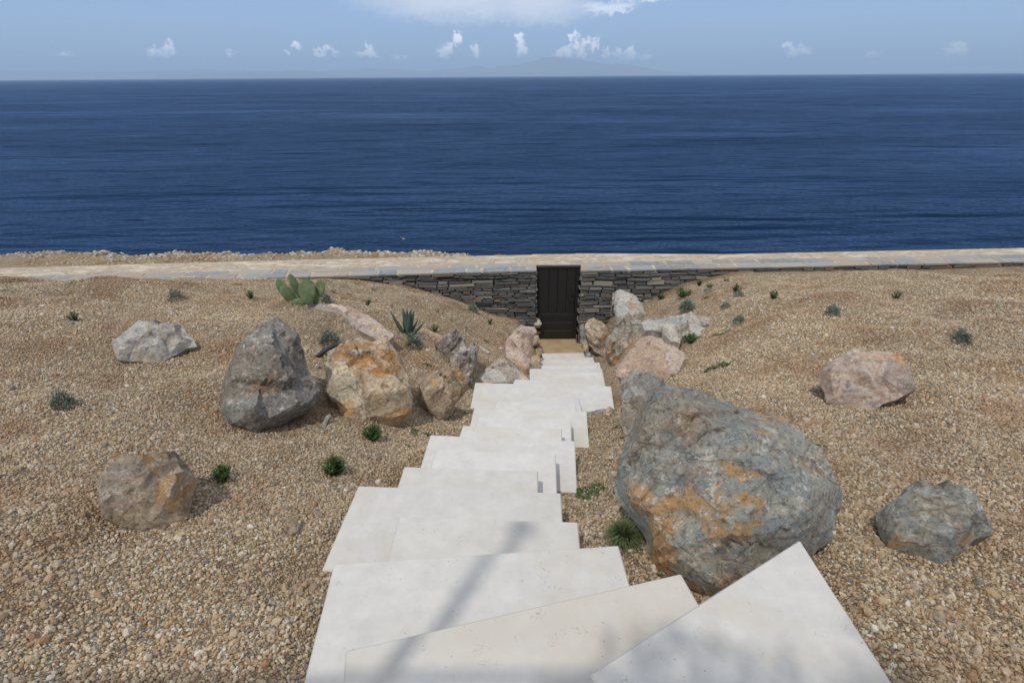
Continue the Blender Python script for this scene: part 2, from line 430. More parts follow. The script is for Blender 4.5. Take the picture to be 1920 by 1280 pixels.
def rock_mat(name, cols, stain=(.42,.20,.06), stain_at=.6, stain2=(.36,.25,.17), s2=.58, vein=.5, strata=(0.3, 0.2, 0.4), seed=0.0, lichen=.0):
    m, nt, b, oc = mat(name, 0.82, 0.25)
    v = nt.mapping(oc, (1, 1, 1), strata, (seed, seed*1.7, seed*.6))
    warp = nt.node('ShaderNodeVectorMath', {'operation': 'MULTIPLY_ADD'}, _0=nt.noise(v, 2.4, 4, .6, out=1), _1=(.10,.10,.10), _2=v).outputs[0]
    big = nt.noise(warp, 3.6, 7, .70)
    lay = nt.noise(nt.mapping(warp, (1.6, 1.6, 10)), 2.6, 7, .72)
    c = nt.ramp(big, [(.32, cols[0]), (.44, cols[1]), (.53, cols[2]), (.64, cols[1]), (.72, cols[3])])
    c = nt.mix(nt.ramp(lay, [(.40, 0.0), (.62, .8)]), c, cols[3])
    c = nt.mix(nt.ramp(nt.noise(warp, 2.6, 6, .68), [(s2, 0.0), (s2 + .07, .9)]), c, stain2)
    c = nt.mix(nt.ramp(nt.noise(nt.mapping(warp, (1, 1, 1.5), loc=(7, 3, 1)), 2.3, 7, .72), [(stain_at, 0.0), (stain_at + .06, .92)]), c, stain)
    c = nt.mix(nt.ramp(nt.noise(v, 38, 6, .85), [(.50, 0.0), (.60, .75)]), c, tuple(x * .42 for x in cols[0]))
    c = nt.mix(nt.ramp(nt.noise(nt.mapping(v, loc=(3, 9, 2)), 17, 7, .85), [(.54, 0.0), (.61, .75)]), c, (.56,.53,.47))
    crk = nt.voro(nt.mapping(warp, (1, 1, 2.2)), 3.0, 'DISTANCE_TO_EDGE')
    crm = nt.math('MULTIPLY', nt.ramp(crk, [(0, 1.0), (.03, 0.0)]), nt.ramp(nt.noise(warp, 3.2, 2), [(.42, 0.0), (.52, vein)]))
    vn_ = nt.math('ABSOLUTE', nt.math('SUBTRACT', nt.noise(nt.mapping(warp, (1, 1, 3.0), loc=(2, 5, 8)), 2.1, 5, .62), .5))
    vm_ = nt.math('MULTIPLY', nt.ramp(vn_, [(0, .85), (.010, 0.0)]), min(1.0, vein*1.5))
    c = nt.mix(crm, c, (.055,.04,.03))
    c = nt.mix(vm_, c, (.15,.095,.06))
    pa = nt.node('ShaderNodeAttribute', {'attribute_name': 'plate'}).outputs['Fac']; ca2 = nt.node('ShaderNodeAttribute', {'attribute_name': 'crack'}).outputs['Fac']
    c = nt.mix(1.0, c, nt.ramp(pa, [(0, (1.05,1.06,1.08)), (.3, (1.62,1.60,1.52)), (.55, (1.30,1.15,.98)), (.8, (1.48,1.48,1.46)), (1, (1.10,.98,.88))]), 'MULTIPLY')
    crw = nt.math('MULTIPLY', nt.ramp(ca2, [(.25, 0.0), (.9, .75)]), nt.ramp(nt.noise(v, 5, 4), [(.40, 0.0), (.55, 1.0)]))
    c = nt.mix(crw, c, (.10,.065,.04))
    nt.put(b.inputs['Base Color'], c)
    h = nt.math('ADD', nt.math('MULTIPLY', lay, .40), nt.math('ADD', nt.math('MULTIPLY', nt.noise(v, 22, 8, .85), .9), nt.math('MULTIPLY', nt.math('ADD', crm, vm_), -.22)))
    nt.put(b.inputs['Normal'], nt.bump(h, .9, .03))
    return m
mr_grey = rock_mat('blue_grey_schist', [(.17,.175,.16),(.27,.27,.235),(.20,.235,.25),(.36,.33,.27)], stain=(.42,.24,.10), stain_at=.535, stain2=(.25,.17,.12), s2=.56, seed=1.0)
mr_dark = rock_mat('dark_grey_schist', [(.13,.13,.125),(.20,.195,.18),(.155,.16,.165),(.27,.25,.22)], stain=(.30,.19,.11), stain_at=.60, stain2=(.24,.17,.12), s2=.54, seed=33.0)
mr_orange = rock_mat('orange_sandstone', [(.46,.35,.22),(.50,.38,.24),(.38,.33,.26),(.54,.48,.38)], stain=(.44,.23,.08), stain_at=.535, stain2=(.27,.22,.17), s2=.53, seed=4.0)
mr_pink = rock_mat('pink_schist', [(.40,.29,.23),(.46,.34,.27),(.37,.29,.25),(.44,.38,.33)], stain=(.48,.28,.13), stain_at=.58, stain2=(.27,.27,.28), s2=.66, vein=.3, seed=9.0)
mr_purple = rock_mat('purple_grey_schist', [(.19,.165,.165),(.27,.24,.24),(.34,.32,.30),(.42,.40,.38)], stain=(.36,.22,.12), stain_at=.64, stain2=(.12,.09,.095), s2=.52, seed=13.0)
mr_brown = rock_mat('brown_schist', [(.25,.19,.13),(.34,.26,.18),(.30,.25,.20),(.40,.34,.27)], stain=(.42,.25,.11), stain_at=.56, stain2=(.15,.10,.075), s2=.56, seed=17.0)
mr_pale = rock_mat('pale_grey_schist', [(.30,.29,.27),(.38,.36,.33),(.33,.32,.31),(.44,.41,.36)], stain=(.44,.27,.12), stain_at=.64, stain2=(.40,.32,.24), s2=.58, vein=.35, seed=21.0)
mr_slate = rock_mat('blue_slate', [(.15,.165,.18),(.21,.225,.24),(.18,.19,.20),(.27,.28,.28)], stain=(.30,.2,.12), stain_at=.7, stain2=(.24,.24,.24), s2=.6, seed=25.0)
mr_white = rock_mat('white_rubble', [(.50,.46,.40),(.60,.57,.52),(.45,.38,.30),(.66,.64,.60)], stain=(.45,.30,.18), stain_at=.62, stain2=(.4,.33,.25), s2=.6, seed=29.0)

def leaf_mat(name, c0, c1, rough=.55, sss=True):
    m, nt, b, oc = mat(name, rough, .3)
    tone = nt.node('ShaderNodeAttribute', {'attribute_name': 'tone'}).outputs['Fac']
    nt.put(b.inputs['Base Color'], nt.ramp(tone, [(0, c0), (1, c1)]))
    return m
ml_green = leaf_mat('green_leaf', (.030,.060,.014), (.085,.150,.035))
ml_grass = leaf_mat('grass_blade', (.06,.085,.03), (.17,.20,.08))
ml_silver = leaf_mat('silver_leaf', (.14,.18,.13), (.33,.38,.31))
ml_dry = leaf_mat('dry_stem', (.20,.12,.06), (.34,.24,.14))
m_agave, nt, b, oc = mat('agave_skin', .5, .35)
nt.put(b.inputs['Base Color'], nt.mix(nt.noise(oc, 6, 4), (.05,.09,.065), (.12,.175,.135)))
m_cactus, nt, b, oc = mat('cactus_skin', .6, .3)
dots = nt.ramp(nt.voro(oc, 22, rnd=.35), [(.14, 1.0), (.24, 0.0)])
c = nt.mix(nt.ramp(nt.noise(oc, 5, 5, .65), [(.35, 0.0), (.7, 1.0)]), (.085,.135,.055), (.185,.225,.11))
nt.put(b.inputs['Base Color'], nt.mix(dots, c, (.30,.28,.17)))
m_plastic, nt, b, oc = mat('black_plastic', .4, .4); b.inputs['Base Color'].default_value = (.02,.02,.022,1)
m_cord, nt, b, oc = mat('cream_cord', .7, .3); b.inputs['Base Color'].default_value = (.50,.40,.27,1)
m_white, nt, b, oc = mat('white_plaster', .8, .2)
nt.put(b.inputs['Base Color'], nt.mix(nt.noise(oc, 3, 4), (.74,.72,.68), (.80,.79,.77)))
m_gull, nt, b, oc = mat('gull_feather', .8, .2)
nt.put(b.inputs['Base Color'], nt.mix(nt.noise(oc, 6, 3), (.42,.38,.32), (.62,.58,.52)))
m_bark, nt, b, oc = mat('olive_bark', .9, .1)
nt.put(b.inputs['Base Color'], nt.mix(nt.noise(nt.mapping(oc, (8, 8, 2)), 3, 5), (.12,.10,.08), (.26,.23,.19)))

# ------------------------------------------------------------------ sea
m_sea, nt, b, oc = mat('sea_water', .16, .5)
geo = nt.node('ShaderNodeNewGeometry'); pos = geo.outputs['Position']
big = nt.noise(nt.mapping(pos, (.0011, .0032, 1), (0, 0, .15)), 1.0, 5, .6, .4)
streak = nt.ramp(nt.noise(nt.mapping(pos, (.0016, .009, 1), (0, 0, -.08)), 1.0, 7, .66, .9), [(.56, 0.0), (.70, 1.0)])
c = nt.ramp(big, [(.3, (.003,.015,.040)), (.7, (.006,.024,.060))])
w1 = nt.noise(nt.mapping(pos, (.15, .50, 1), (0, 0, .12)), 1.0, 2, .5, .5)
w2 = nt.noise(nt.mapping(pos, (.60, 1.6, 1), (0, 0, -.10)), 1.0, 3, .6, .5)
w3 = nt.noise(nt.mapping(pos, (.035, .13, 1), (0, 0, .18)), 1.0, 2, .5, .4)
w4 = nt.noise(nt.mapping(pos, (.007, .032, 1), (0, 0, -.12)), 1.0, 3, .55, .4)
gust = nt.ramp(nt.noise(nt.mapping(pos, (.004, .014, 1)), 1.0, 4), [(.35, .6), (.65, 1.35)])
hgt = nt.math('ADD', nt.math('MULTIPLY', w1, .65), nt.math('ADD', nt.math('MULTIPLY', w2, .38), nt.math('ADD', nt.math('MULTIPLY', w3, 3.0), nt.math('MULTIPLY', w4, 10.0))))
hgt = nt.math('MULTIPLY', hgt, gust)
nrm = nt.bump(hgt, 1.0, 1.0)
body = nt.mix(nt.math('MULTIPLY', streak, .45), c, (.030,.070,.15))
dif = nt.node('ShaderNodeBsdfDiffuse', Color=body, Normal=nrm)
glo = nt.node('ShaderNodeBsdfGlossy', Color=(.37,.49,.70), Roughness=.10, Normal=nrm)
fre = nt.node('ShaderNodeFresnel', IOR=1.17, Normal=nrm)
fac_ = nt.math('MULTIPLY', fre.outputs[0], nt.math('ADD', 1.0, nt.math('MULTIPLY', streak, .55)), clamp=True)
mx_ = nt.node('ShaderNodeMixShader', _0=fac_, _1=dif.outputs[0], _2=glo.outputs[0])
m_sea.node_tree.links.new(mx_.outputs[0], m_sea.node_tree.nodes['Material Output'].inputs['Surface'])
m_sea.node_tree.nodes.remove(b)
SEA_Z = -30.0
me = mesh('sea', [(-140000, 12, SEA_Z), (140000, 12, SEA_Z), (140000, 118000, SEA_Z), (-140000, 118000, SEA_Z)], [(0, 1, 2, 3)])
tag(link('sea', me, m_sea), kind='structure')

# ------------------------------------------------------------------ far mountains
def ridge(name, pts, dist, m, depth=7000):
    vs, fs = [], []
    us = np.arange(pts[0][0], pts[-1][0] + .1, 3.0)
    hv = np.interp(us, [p[0] for p in pts], [p[1] for p in pts])
    n = len(us); rows = 9
    base = [on_y(u, 147, dist) for u in us]
    for r in range(rows + 1):
        t = r / rows
        for i, u in enumerate(us):
            top = on_y(u, hv[i] + 1.1*(noise.noise(Vector((u*.06, dist*.01, 0))) ), dist)
            prof = math.sin(t * math.pi) ** .8 if t < 1 else 0
            hgt_ = (top.z - SEA_Z) * (prof if t != .5 else 1)
            j = noise.fractal(Vector((u*.035, t*3.2, dist*.001)), .9, 2.0, 4)
            y = dist + (t - .5) * depth
            hgt_ *= (1 + .55*j * abs(t - .5)*2)
            sc = 1.0
            vs.append((top.x*sc, y, SEA_Z - 20 + max(0, hgt_) + 20*(0 < t < 1)))
    for r in range(rows):
        for i in range(n - 1):
            fs.append((r*n+i, r*n+i+1, (r+1)*n+i+1, (r+1)*n+i))
    return tag(link(name, mesh(name, vs, fs, True), m), kind='structure')
m_hill, nt, b, oc = mat('far_hillside', 1.0, 0.0)
nt.put(b.inputs['Base Color'], nt.mix(nt.noise(oc, .0006, 5), (.15,.16,.15), (.22,.21,.19)))
ridge('mountain_range', [(-200,138),(0,132),(200,136),(380,130),(533,136),(600,133),(640,131),(665,132),(690,129),(715,131),(740,129),(775,133),(800,134),(830,131),(870,127),(895,125),(915,128),(945,124),
        (975,121),(1000,114),(1022,108),(1042,106),(1060,110),(1085,111),(1110,116),(1140,121),(1170,120),(1195,124),(1220,130),(1250,134),(1300,138),(1340,139),(1420,139.5)], 72000, m_hill)
ridge('headland', [(300,140),(430,137),(490,134),(533,133),(565,132),(590,134),(620,139),(640,143),(700,144)], 52000, m_hill, 3000)
ridge('low_hills', [(700,142),(800,138),(880,135),(930,137),(1000,136),(1060,134),(1110,131),(1145,124),(1175,130),(1220,136),(1280,140),(1500,142),(1700,137),(1950,133),(2200,137)], 62000, m_hill, 4000)

# ------------------------------------------------------------------ ground sheet
def axis(a, b, fine0, fine1, st):
    v = list(np.arange(fine0, fine1, st))
    x = fine1; s = st
    while x < b: v.append(x); s *= 1.18; x += s
    v.append(b); x = fine0; s = st; lo = []
    while x > a: s *= 1.18; x -= s; lo.append(max(x, a))
    return np.array(lo[::-1] + v)
gx = axis(-70, 70, -5.5, 7.0, .045); gy = axis(-25, 46, .5, 14.2, .045)
X, Y = np.meshgrid(gx, gy); Z = terrain(X, Y)
vs = np.stack([X.ravel(), Y.ravel(), Z.ravel()], 1)
nx, ny = len(gx), len(gy)
ii = (np.arange(ny-1)[:, None]*nx + np.arange(nx-1)[None, :]).ravel()
me = bpy.data.meshes.new('ground')
me.vertices.add(len(vs)); me.vertices.foreach_set('co', vs.ravel())
fsq = np.stack([ii, ii+1, ii+nx+1, ii+nx], 1)
me.loops.add(len(fsq)*4); me.loops.foreach_set('vertex_index', fsq.ravel())
me.polygons.add(len(fsq)); me.polygons.foreach_set('loop_start', np.arange(len(fsq))*4)
me.update(); me.validate()
me.polygons.foreach_set('use_smooth', [True]*len(me.polygons))
tag(link('ground', me, m_ground), kind='structure')

# ------------------------------------------------------------------ gravel: instanced pebbles
def sample(n, y0, y1, xa, xb):
    y = np.random.uniform(y0, y1, n); hw = xa + xb*y
    x = np.random.uniform(-1, 1, n)*hw; return x, y
px, py, ps = [], [], []
for n, y0, y1, a0, b0, s0, s1 in ((38000, .7, 2.2, 1.6, .95, .006, .0115), (100000, 2.2, 5.0, .9, 1.0, .006, .0115), (190000, 5.0, GY - .36, 1.0, 1.02, .007, .0125), (4500, 1.0, 10.5, 1.0, .95, .012, .026), (6500, GY+.9, GY+2.4, 0, .95, .012, .03)):
    x, y = sample(n, y0, y1, a0, b0); px.append(x); py.append(y); ps.append(np.random.uniform(s0, s1, n) * np.random.uniform(.8, 1.15, n))
px = np.concatenate(px); py = np.concatenate(py); ps = np.concatenate(ps)
keep = np.ones(len(px), bool)
for zz, q in slabs:
    c0 = sum((p for p in q), Vector()) / 4
    qq = [c0 + (p - c0)*1.004 for p in q]
    keep &= ~in_poly(px, py, qq)
keep &= ~((py > GY - 1.35) & (px > g0.x - .06) & (px < g1.x + .06) & (py < GY+1.3))
px, py, ps = px[keep], py[keep], ps[keep]
pz = terrain(px, py) + ps*.25
me = bpy.data.meshes.new('gravel_points'); me.vertices.add(len(px))
me.vertices.foreach_set('co', np.stack([px, py, pz], 1).ravel())
at = me.attributes.new('size', 'FLOAT', 'POINT'); at.data.foreach_set('value', ps.astype(np.float32))
gob = link('gravel', me); tag(gob, 'tan and cream pea gravel covering the banks on both sides of the steps', 'gravel', kind='stuff')
ng = bpy.data.node_groups.new('pebbles', 'GeometryNodeTree')
ng.interface.new_socket('Geometry', in_out='INPUT', socket_type='NodeSocketGeometry')
ng.interface.new_socket('Geometry', in_out='OUTPUT', socket_type='NodeSocketGeometry')
G = NT(ng)
gi = ng.nodes.new('NodeGroupInput'); go = ng.nodes.new('NodeGroupOutput')
ico = G.node('GeometryNodeMeshIcoSphere', Radius=1.0, Subdivisions=2)
posn = G.node('GeometryNodeInputPosition')
nz = G.node('ShaderNodeTexNoise', Vector=posn.outputs[0], Scale=1.3, Detail=1.0)
off = G.node('ShaderNodeVectorMath', {'operation': 'MULTIPLY_ADD'}, _0=nz.outputs[1], _1=(1.1,1.1,1.1), _2=(-.55,-.55,-.55))
sp_ = G.node('GeometryNodeSetPosition', Geometry=ico.outputs[0], Offset=off.outputs[0])
sm_ = G.node('GeometryNodeSetMaterial', Geometry=sp_.outputs[0], Material=m_peb)
rr = G.node('FunctionNodeRandomValue', {'data_type': 'FLOAT_VECTOR'}); rr.inputs[0].default_value = (0,0,0); rr.inputs[1].default_value = (6.28,6.28,6.28)
rs = G.node('FunctionNodeRandomValue', {'data_type': 'FLOAT_VECTOR'}, Seed=5); rs.inputs[0].default_value = (.75,.6,.5); rs.inputs[1].default_value = (1.25,1.1,.9)
na = G.node('GeometryNodeInputNamedAttribute', {'data_type': 'FLOAT'}, Name='size')
sc_ = G.node('ShaderNodeVectorMath', {'operation': 'SCALE'}, _0=rs.outputs[0]); G.l.new(na.outputs[0], sc_.inputs['Scale'])
iop = G.node('GeometryNodeInstanceOnPoints', Points=gi.outputs[0], Instance=sm_.outputs[0], Rotation=rr.outputs[0], Scale=sc_.outputs[0])
G.l.new(iop.outputs[0], go.inputs[0])
md = gob.modifiers.new('pebbles', 'NODES'); md.node_group = ng
me.materials.append(m_peb)

# ------------------------------------------------------------------ staircase
stair = tag(empty('stone_staircase', (0, 2, -.4)), 'staircase of pale cream limestone slabs going down to the black gate', 'staircase')
for k, (z, q) in enumerate(slabs):
    mb = MB(); zt = z + random.uniform(-.002, .002)
    mb.box8([(p.x, p.y, zt - .172) for p in (q[3], q[2], q[1], q[0])] + [(p.x, p.y, zt) for p in (q[3], q[2], q[1], q[0])])
    mb.build('step', m_slab, stair, bevel=.007)
mb = MB(); yl = slabs[-1][1][0].y - .25
mb.box(g0.x - .07, g1.x + .08, yl, GY + .12, LAND_Z - .15, LAND_Z)
o = mb.build('landing', m_land, stair, bevel=.005); o['label'] = 'tan sandstone landing in front of the gate'

# ------------------------------------------------------------------ wall
near_l = [(533,519.5),(1005,506.5)]
far_l = [(533,487),(700,483.5),(850,480.5),(1007,477)]
near_r = [(1091,507),(1386,501)]
far_r = [(1090,474.5),(1240,475),(1386,476.5)]
def line(pts): return [on_z(u, v, WTOP) for u, v in pts]
NL, FL_, NR, FR_ = line(near_l), line(far_l), line(near_r), line(far_r)
def extend(L, X1, first):
    p, q = (L[0], L[1]) if first else (L[-1], L[-2])
    t = (X1 - p.x) / (p.x - q.x); e = p + (p - q)*t; e.z = WTOP
    return [e] + L if first else L + [e]
NL = extend(NL, -26, True); FL_ = extend(FL_, -26, True); NR = extend(NR, 26, False); FR_ = extend(FR_, 26, False); FR_[-1].y = NR[-1].y + 1.1; FL_[0].y = NL[0].y + 1.1
print('wall', [tuple(round(c, 2) for c in p) for p in NL + FL_ + NR + FR_])
def fit(L, x): return float(np.interp(x, [p.x for p in L], [p.y for p in L]))
def masonry(mb, P, tdir, ndir, L, z0, z1, seed, below):
    """dry-laid stones on the face that starts at P and runs along tdir; ndir points out of the wall"""
    rnd = random.Random(seed); z = z0; row = 0
    while z < z1 - .012:
        h = rnd.choice((.035, .05, .06, .075, .10)); h = min(h, z1 - z)
        if z1 - z - h < .03: h = z1 - z
        s = -rnd.uniform(0, .2)
        while s < L:
            ln = rnd.uniform(.14, .60) * (1.0 if h < .09 else .8); e = min(s + ln, L); s0 = max(s, 0)
            if e - s0 > .03:
                split = h > .085 and rnd.random() < .3
                for (za, zb) in (((z, z + h*.5), (z + h*.5, z + h)) if split else ((z, z + h),)):
                    def wob(ss, zz): return .035*noise.noise(Vector((ss*2.3 + seed, zz*3, 1.7))) if z0 + .02 < zz < z1 - .02 else 0
                    pr = rnd.uniform(-.02, .035); g = .005
                    j = lambda a: rnd.uniform(-a, a)
                    def pt(ss, zz, d):
                        p = P + tdir*ss + ndir*d; return Vector((p.x, p.y, zz + wob(ss, zz)))
                    a = s0 + g; c = e - g
                    if below(P + tdir*((a+c)/2), zb): continue
                    mb.box8([pt(a, za+g*.6+abs(j(.006)), -.12), pt(c, za+g*.6+abs(j(.006)), -.12), pt(c, zb-g*.6, -.12), pt(a, zb-g*.6, -.12),
                             pt(a+abs(j(.02)), za+g*.6+abs(j(.018)), pr), pt(c-abs(j(.02)), za+g*.6+abs(j(.010)), pr+j(.008)), pt(c-abs(j(.02)), zb-g*.6-abs(j(.010)), pr+j(.008)), pt(a+abs(j(.02)), zb-g*.6-abs(j(.010)), pr)], rnd.random())
            s = e
        z += h
def wall(name, label, N, Fr, jamb_x, side, seed):
    root = tag(empty(name, (jamb_x, fit(N, jamb_x), LAND_Z)), label, 'wall')
    zt = WTOP - .045
    core = MB(); faces = MB(); cope = MB(); cem = MB(); rnd = random.Random(seed)
    xs = sorted([p.x for p in N if abs(p.x) < 25.9 and ((p.x < jamb_x) if side < 0 else (p.x > jamb_x))] + [jamb_x, -26 if side < 0 else 26])
    below = lambda p, z: z < tz(p.x, p.y - .03) - .12
    for x0, x1 in zip(xs, xs[1:]):
        yn0, yn1, yf0, yf1 = fit(N, x0), fit(N, x1), fit(Fr, x0), fit(Fr, x1)
        i0 = .06 if (x0 == jamb_x) else 0; i1 = .06 if x1 == jamb_x else 0
        core.box8([(x0+i0, yn0+.06, -5.2), (x1-i1, yn1+.06, -5.2), (x1-i1, yf1-.03, -5.2), (x0+i0, yf0-.03, -5.2),
                   (x0+i0, yn0+.06, zt-.002), (x1-i1, yn1+.06, zt-.002), (x1-i1, yf1-.03, zt-.002), (x0+i0, yf0-.03, zt-.002)])
        t = Vector((x1-x0, yn1-yn0, 0)); L = t.length; t.normalize(); n = Vector((t.y, -t.x, 0))
        P = Vector((x0, yn0, 0))
        Lv = L
        if side < 0 and x0 < -10: P = P + t*(L-9 if L > 9 else 0); Lv = min(L, 9)
        if side > 0 and x1 > 10: Lv = min(L, 9)
        masonry(faces, P, t, n, Lv, LAND_Z - .15, zt, seed + int(x0*7) % 50, below)
        # top: mortar bed, two rows of slate pieces, cement behind
        cem.box8([(x0, yn0+.012, zt), (x1, yn1+.012, zt), (x1, yf1, zt), (x0, yf0, zt),
                  (x0, yn0+.012, WTOP-.006), (x1, yn1+.012, WTOP-.006), (x1, yf1, WTOP-.006), (x0, yf0, WTOP-.006)])
        for row, (d0, d1) in enumerate(((-.02, .27), (.285, .56))):
            s = 0.0
            while s < Lv:
                ln = rnd.uniform(.28, .85) if row == 0 else rnd.uniform(.25, 1.0); e = min(s + ln, Lv); g = rnd.choice((.008, .012, .04))
                if e - s > .08:
                    def q(ss, dd, z): p = P + t*ss - n*dd; return (p.x, p.y, z)
                    w0 = d1 - rnd.uniform(0, .04); w1 = d1 - rnd.uniform(0, .04); zt_ = WTOP + rnd.uniform(.0, .006); zb_ = zt + .003 if row == 0 else WTOP - .02
                    cope.box8([q(s+g, d0+rnd.uniform(0,.012), zb_), q(e-g, d0+rnd.uniform(0,.012), zb_), q(e-g-rnd.uniform(0,.03), w1, zb_), q(s+g+rnd.uniform(0,.03), w0, zb_),
                               q(s+g, d0, zt_), q(e-g, d0, zt_), q(e-g-rnd.uniform(0,.03), w1, zt_), q(s+g+rnd.uniform(0,.03), w0, zt_)], rnd.random())
                s = e
    # jamb face
    yn, yf = fit(N, jamb_x), fit(Fr, jamb_x)
    if side < 0: masonry(faces, Vector((jamb_x, yn+.01, 0)), Vector((0, 1, 0)), Vector((1, 0, 0)), yf-yn-.02, LAND_Z - .15, zt, seed+3, lambda p, z: False)
    else: masonry(faces, Vector((jamb_x, yf-.01, 0)), Vector((0, -1, 0)), Vector((-1, 0, 0)), yf-yn-.02, LAND_Z - .15, zt, seed+3, lambda p, z: False)
    core.build('wall_core', m_mortar, root); faces.build('stone_facing', m_stone, root, bevel=.006)
    cem.build('cement_top', m_cem, root); cope.build('coping', m_cope, root, bevel=.005)
JL = on_y(1006, 520, NL[-1].y).x; JR = on_y(1090, 520, NR[0].y).x
wall('stone_wall', 'long dark slate dry stone wall to the left of the black gate', NL, FL_, JL, -1, 11)
wall('stone_wall', 'dark slate dry stone wall to the right of the black gate', NR, FR_, JR, 1, 31)

# cement slab bridging the passage just behind the gate
mb = MB(); yb_ = GY + .075
mb.box(JL - .06, JR + .06, yb_, min(FL_[-1].y, FR_[0].y) + .02, WTOP - .16, WTOP - .001)
tag(mb.build('lintel', m_cem), 'cement slab bridging the gap in the wall above and behind the black gate', 'lintel')

# ------------------------------------------------------------------ gate
gate = tag(empty('wooden_gate', ((g0.x+g1.x)/2, GY, LAND_Z)), 'closed black wooden gate set in the gap of the stone wall', 'gate')
gx0, gx1 = JL + .012, JR - .012; gz0 = LAND_Z + .015; gz1 = on_y(1049, 498, GY).z
fw_post = .075; leaf0 = gx0 + .03; leaf1 = gx1 - fw_post - .006
zsplit = on_y(1045, 588, GY).z
mb = MB(); nb = 4; gw = (leaf1 - leaf0 - .05) / nb
for i in range(nb):
    mb = MB(); mb.box(leaf0 + .05*(i > 0) + gw*i + .003 , leaf0 + .05 + gw*(i+1) - .003, GY - .018, GY + .02, zsplit + .004, gz1 - .045)
    mb.build('vertical_board', m_black, gate, bevel=.004)
hb = (zsplit - gz0) / 3
for i in range(3):
    mb = MB(); mb.box(leaf0, leaf1, GY - .019, GY + .02, gz0 + hb*i + .002, gz0 + hb*(i+1) - .002); mb.build('horizontal_board', m_black, gate, bevel=.004)
mb = MB(); mb.box(leaf0 - .002, leaf1 + .002, GY + .022, GY + .05, gz0 + .01, gz1 - .05); mb.build('back_panel', m_black, gate)
mb = MB(); mb.box(gx0 - .01, gx1 + .02, GY - .05, GY + .06, gz1 - .042, gz1); mb.build('top_cap', m_black, gate, bevel=.004)
mb = MB(); mb.box(leaf1 + .006, gx1 - .002, GY - .022, GY + .05, gz0, gz1 - .045); mb.build('gate_post', m_black, gate, bevel=.004)
mb = MB(); mb.box(gx0, leaf0 - .006, GY - .012, GY + .05, gz0, gz1 - .045); mb.build('gate_post', m_black, gate, bevel=.003)
hz_ = on_y(1075, 556, GY).z; hx = leaf1 - .055
mb = MB(); mb.box(hx - .018, hx + .018, GY - .028, GY - .0185, hz_ - .10, hz_ + .09)
plate = mb.build('lock_plate', m_iron, gate, bevel=.003)
mb = MB(); mb.tube([(hx, GY - .028, hz_), (hx, GY - .075, hz_), (hx - .03, GY - .082, hz_), (hx - .13, GY - .078, hz_ - .004)], .009, 8); mb.build('handle', m_iron, gate, smooth=True)
mb = MB(); mb.tube([(hx, GY - .034, hz_ - .06), (hx, GY - .026, hz_ - .06)], .010, 10); mb.build('keyhole', m_screw, gate)
mb = MB(); mb.tube([(hx, GY - .026, hz_ + .27), (hx, GY - .017, hz_ + .27)], .010, 10); mb.build('keyhole', m_screw, gate)
for i in range(1, 4):
    for dz in (.03, -.03):
        xx = leaf0 + .05 + gw*i; mb = MB(); mb.tube([(xx, GY - .024, zsplit + dz), (xx, GY - .018, zsplit + dz)], .006, 8); mb.build('screw', m_screw, gate)

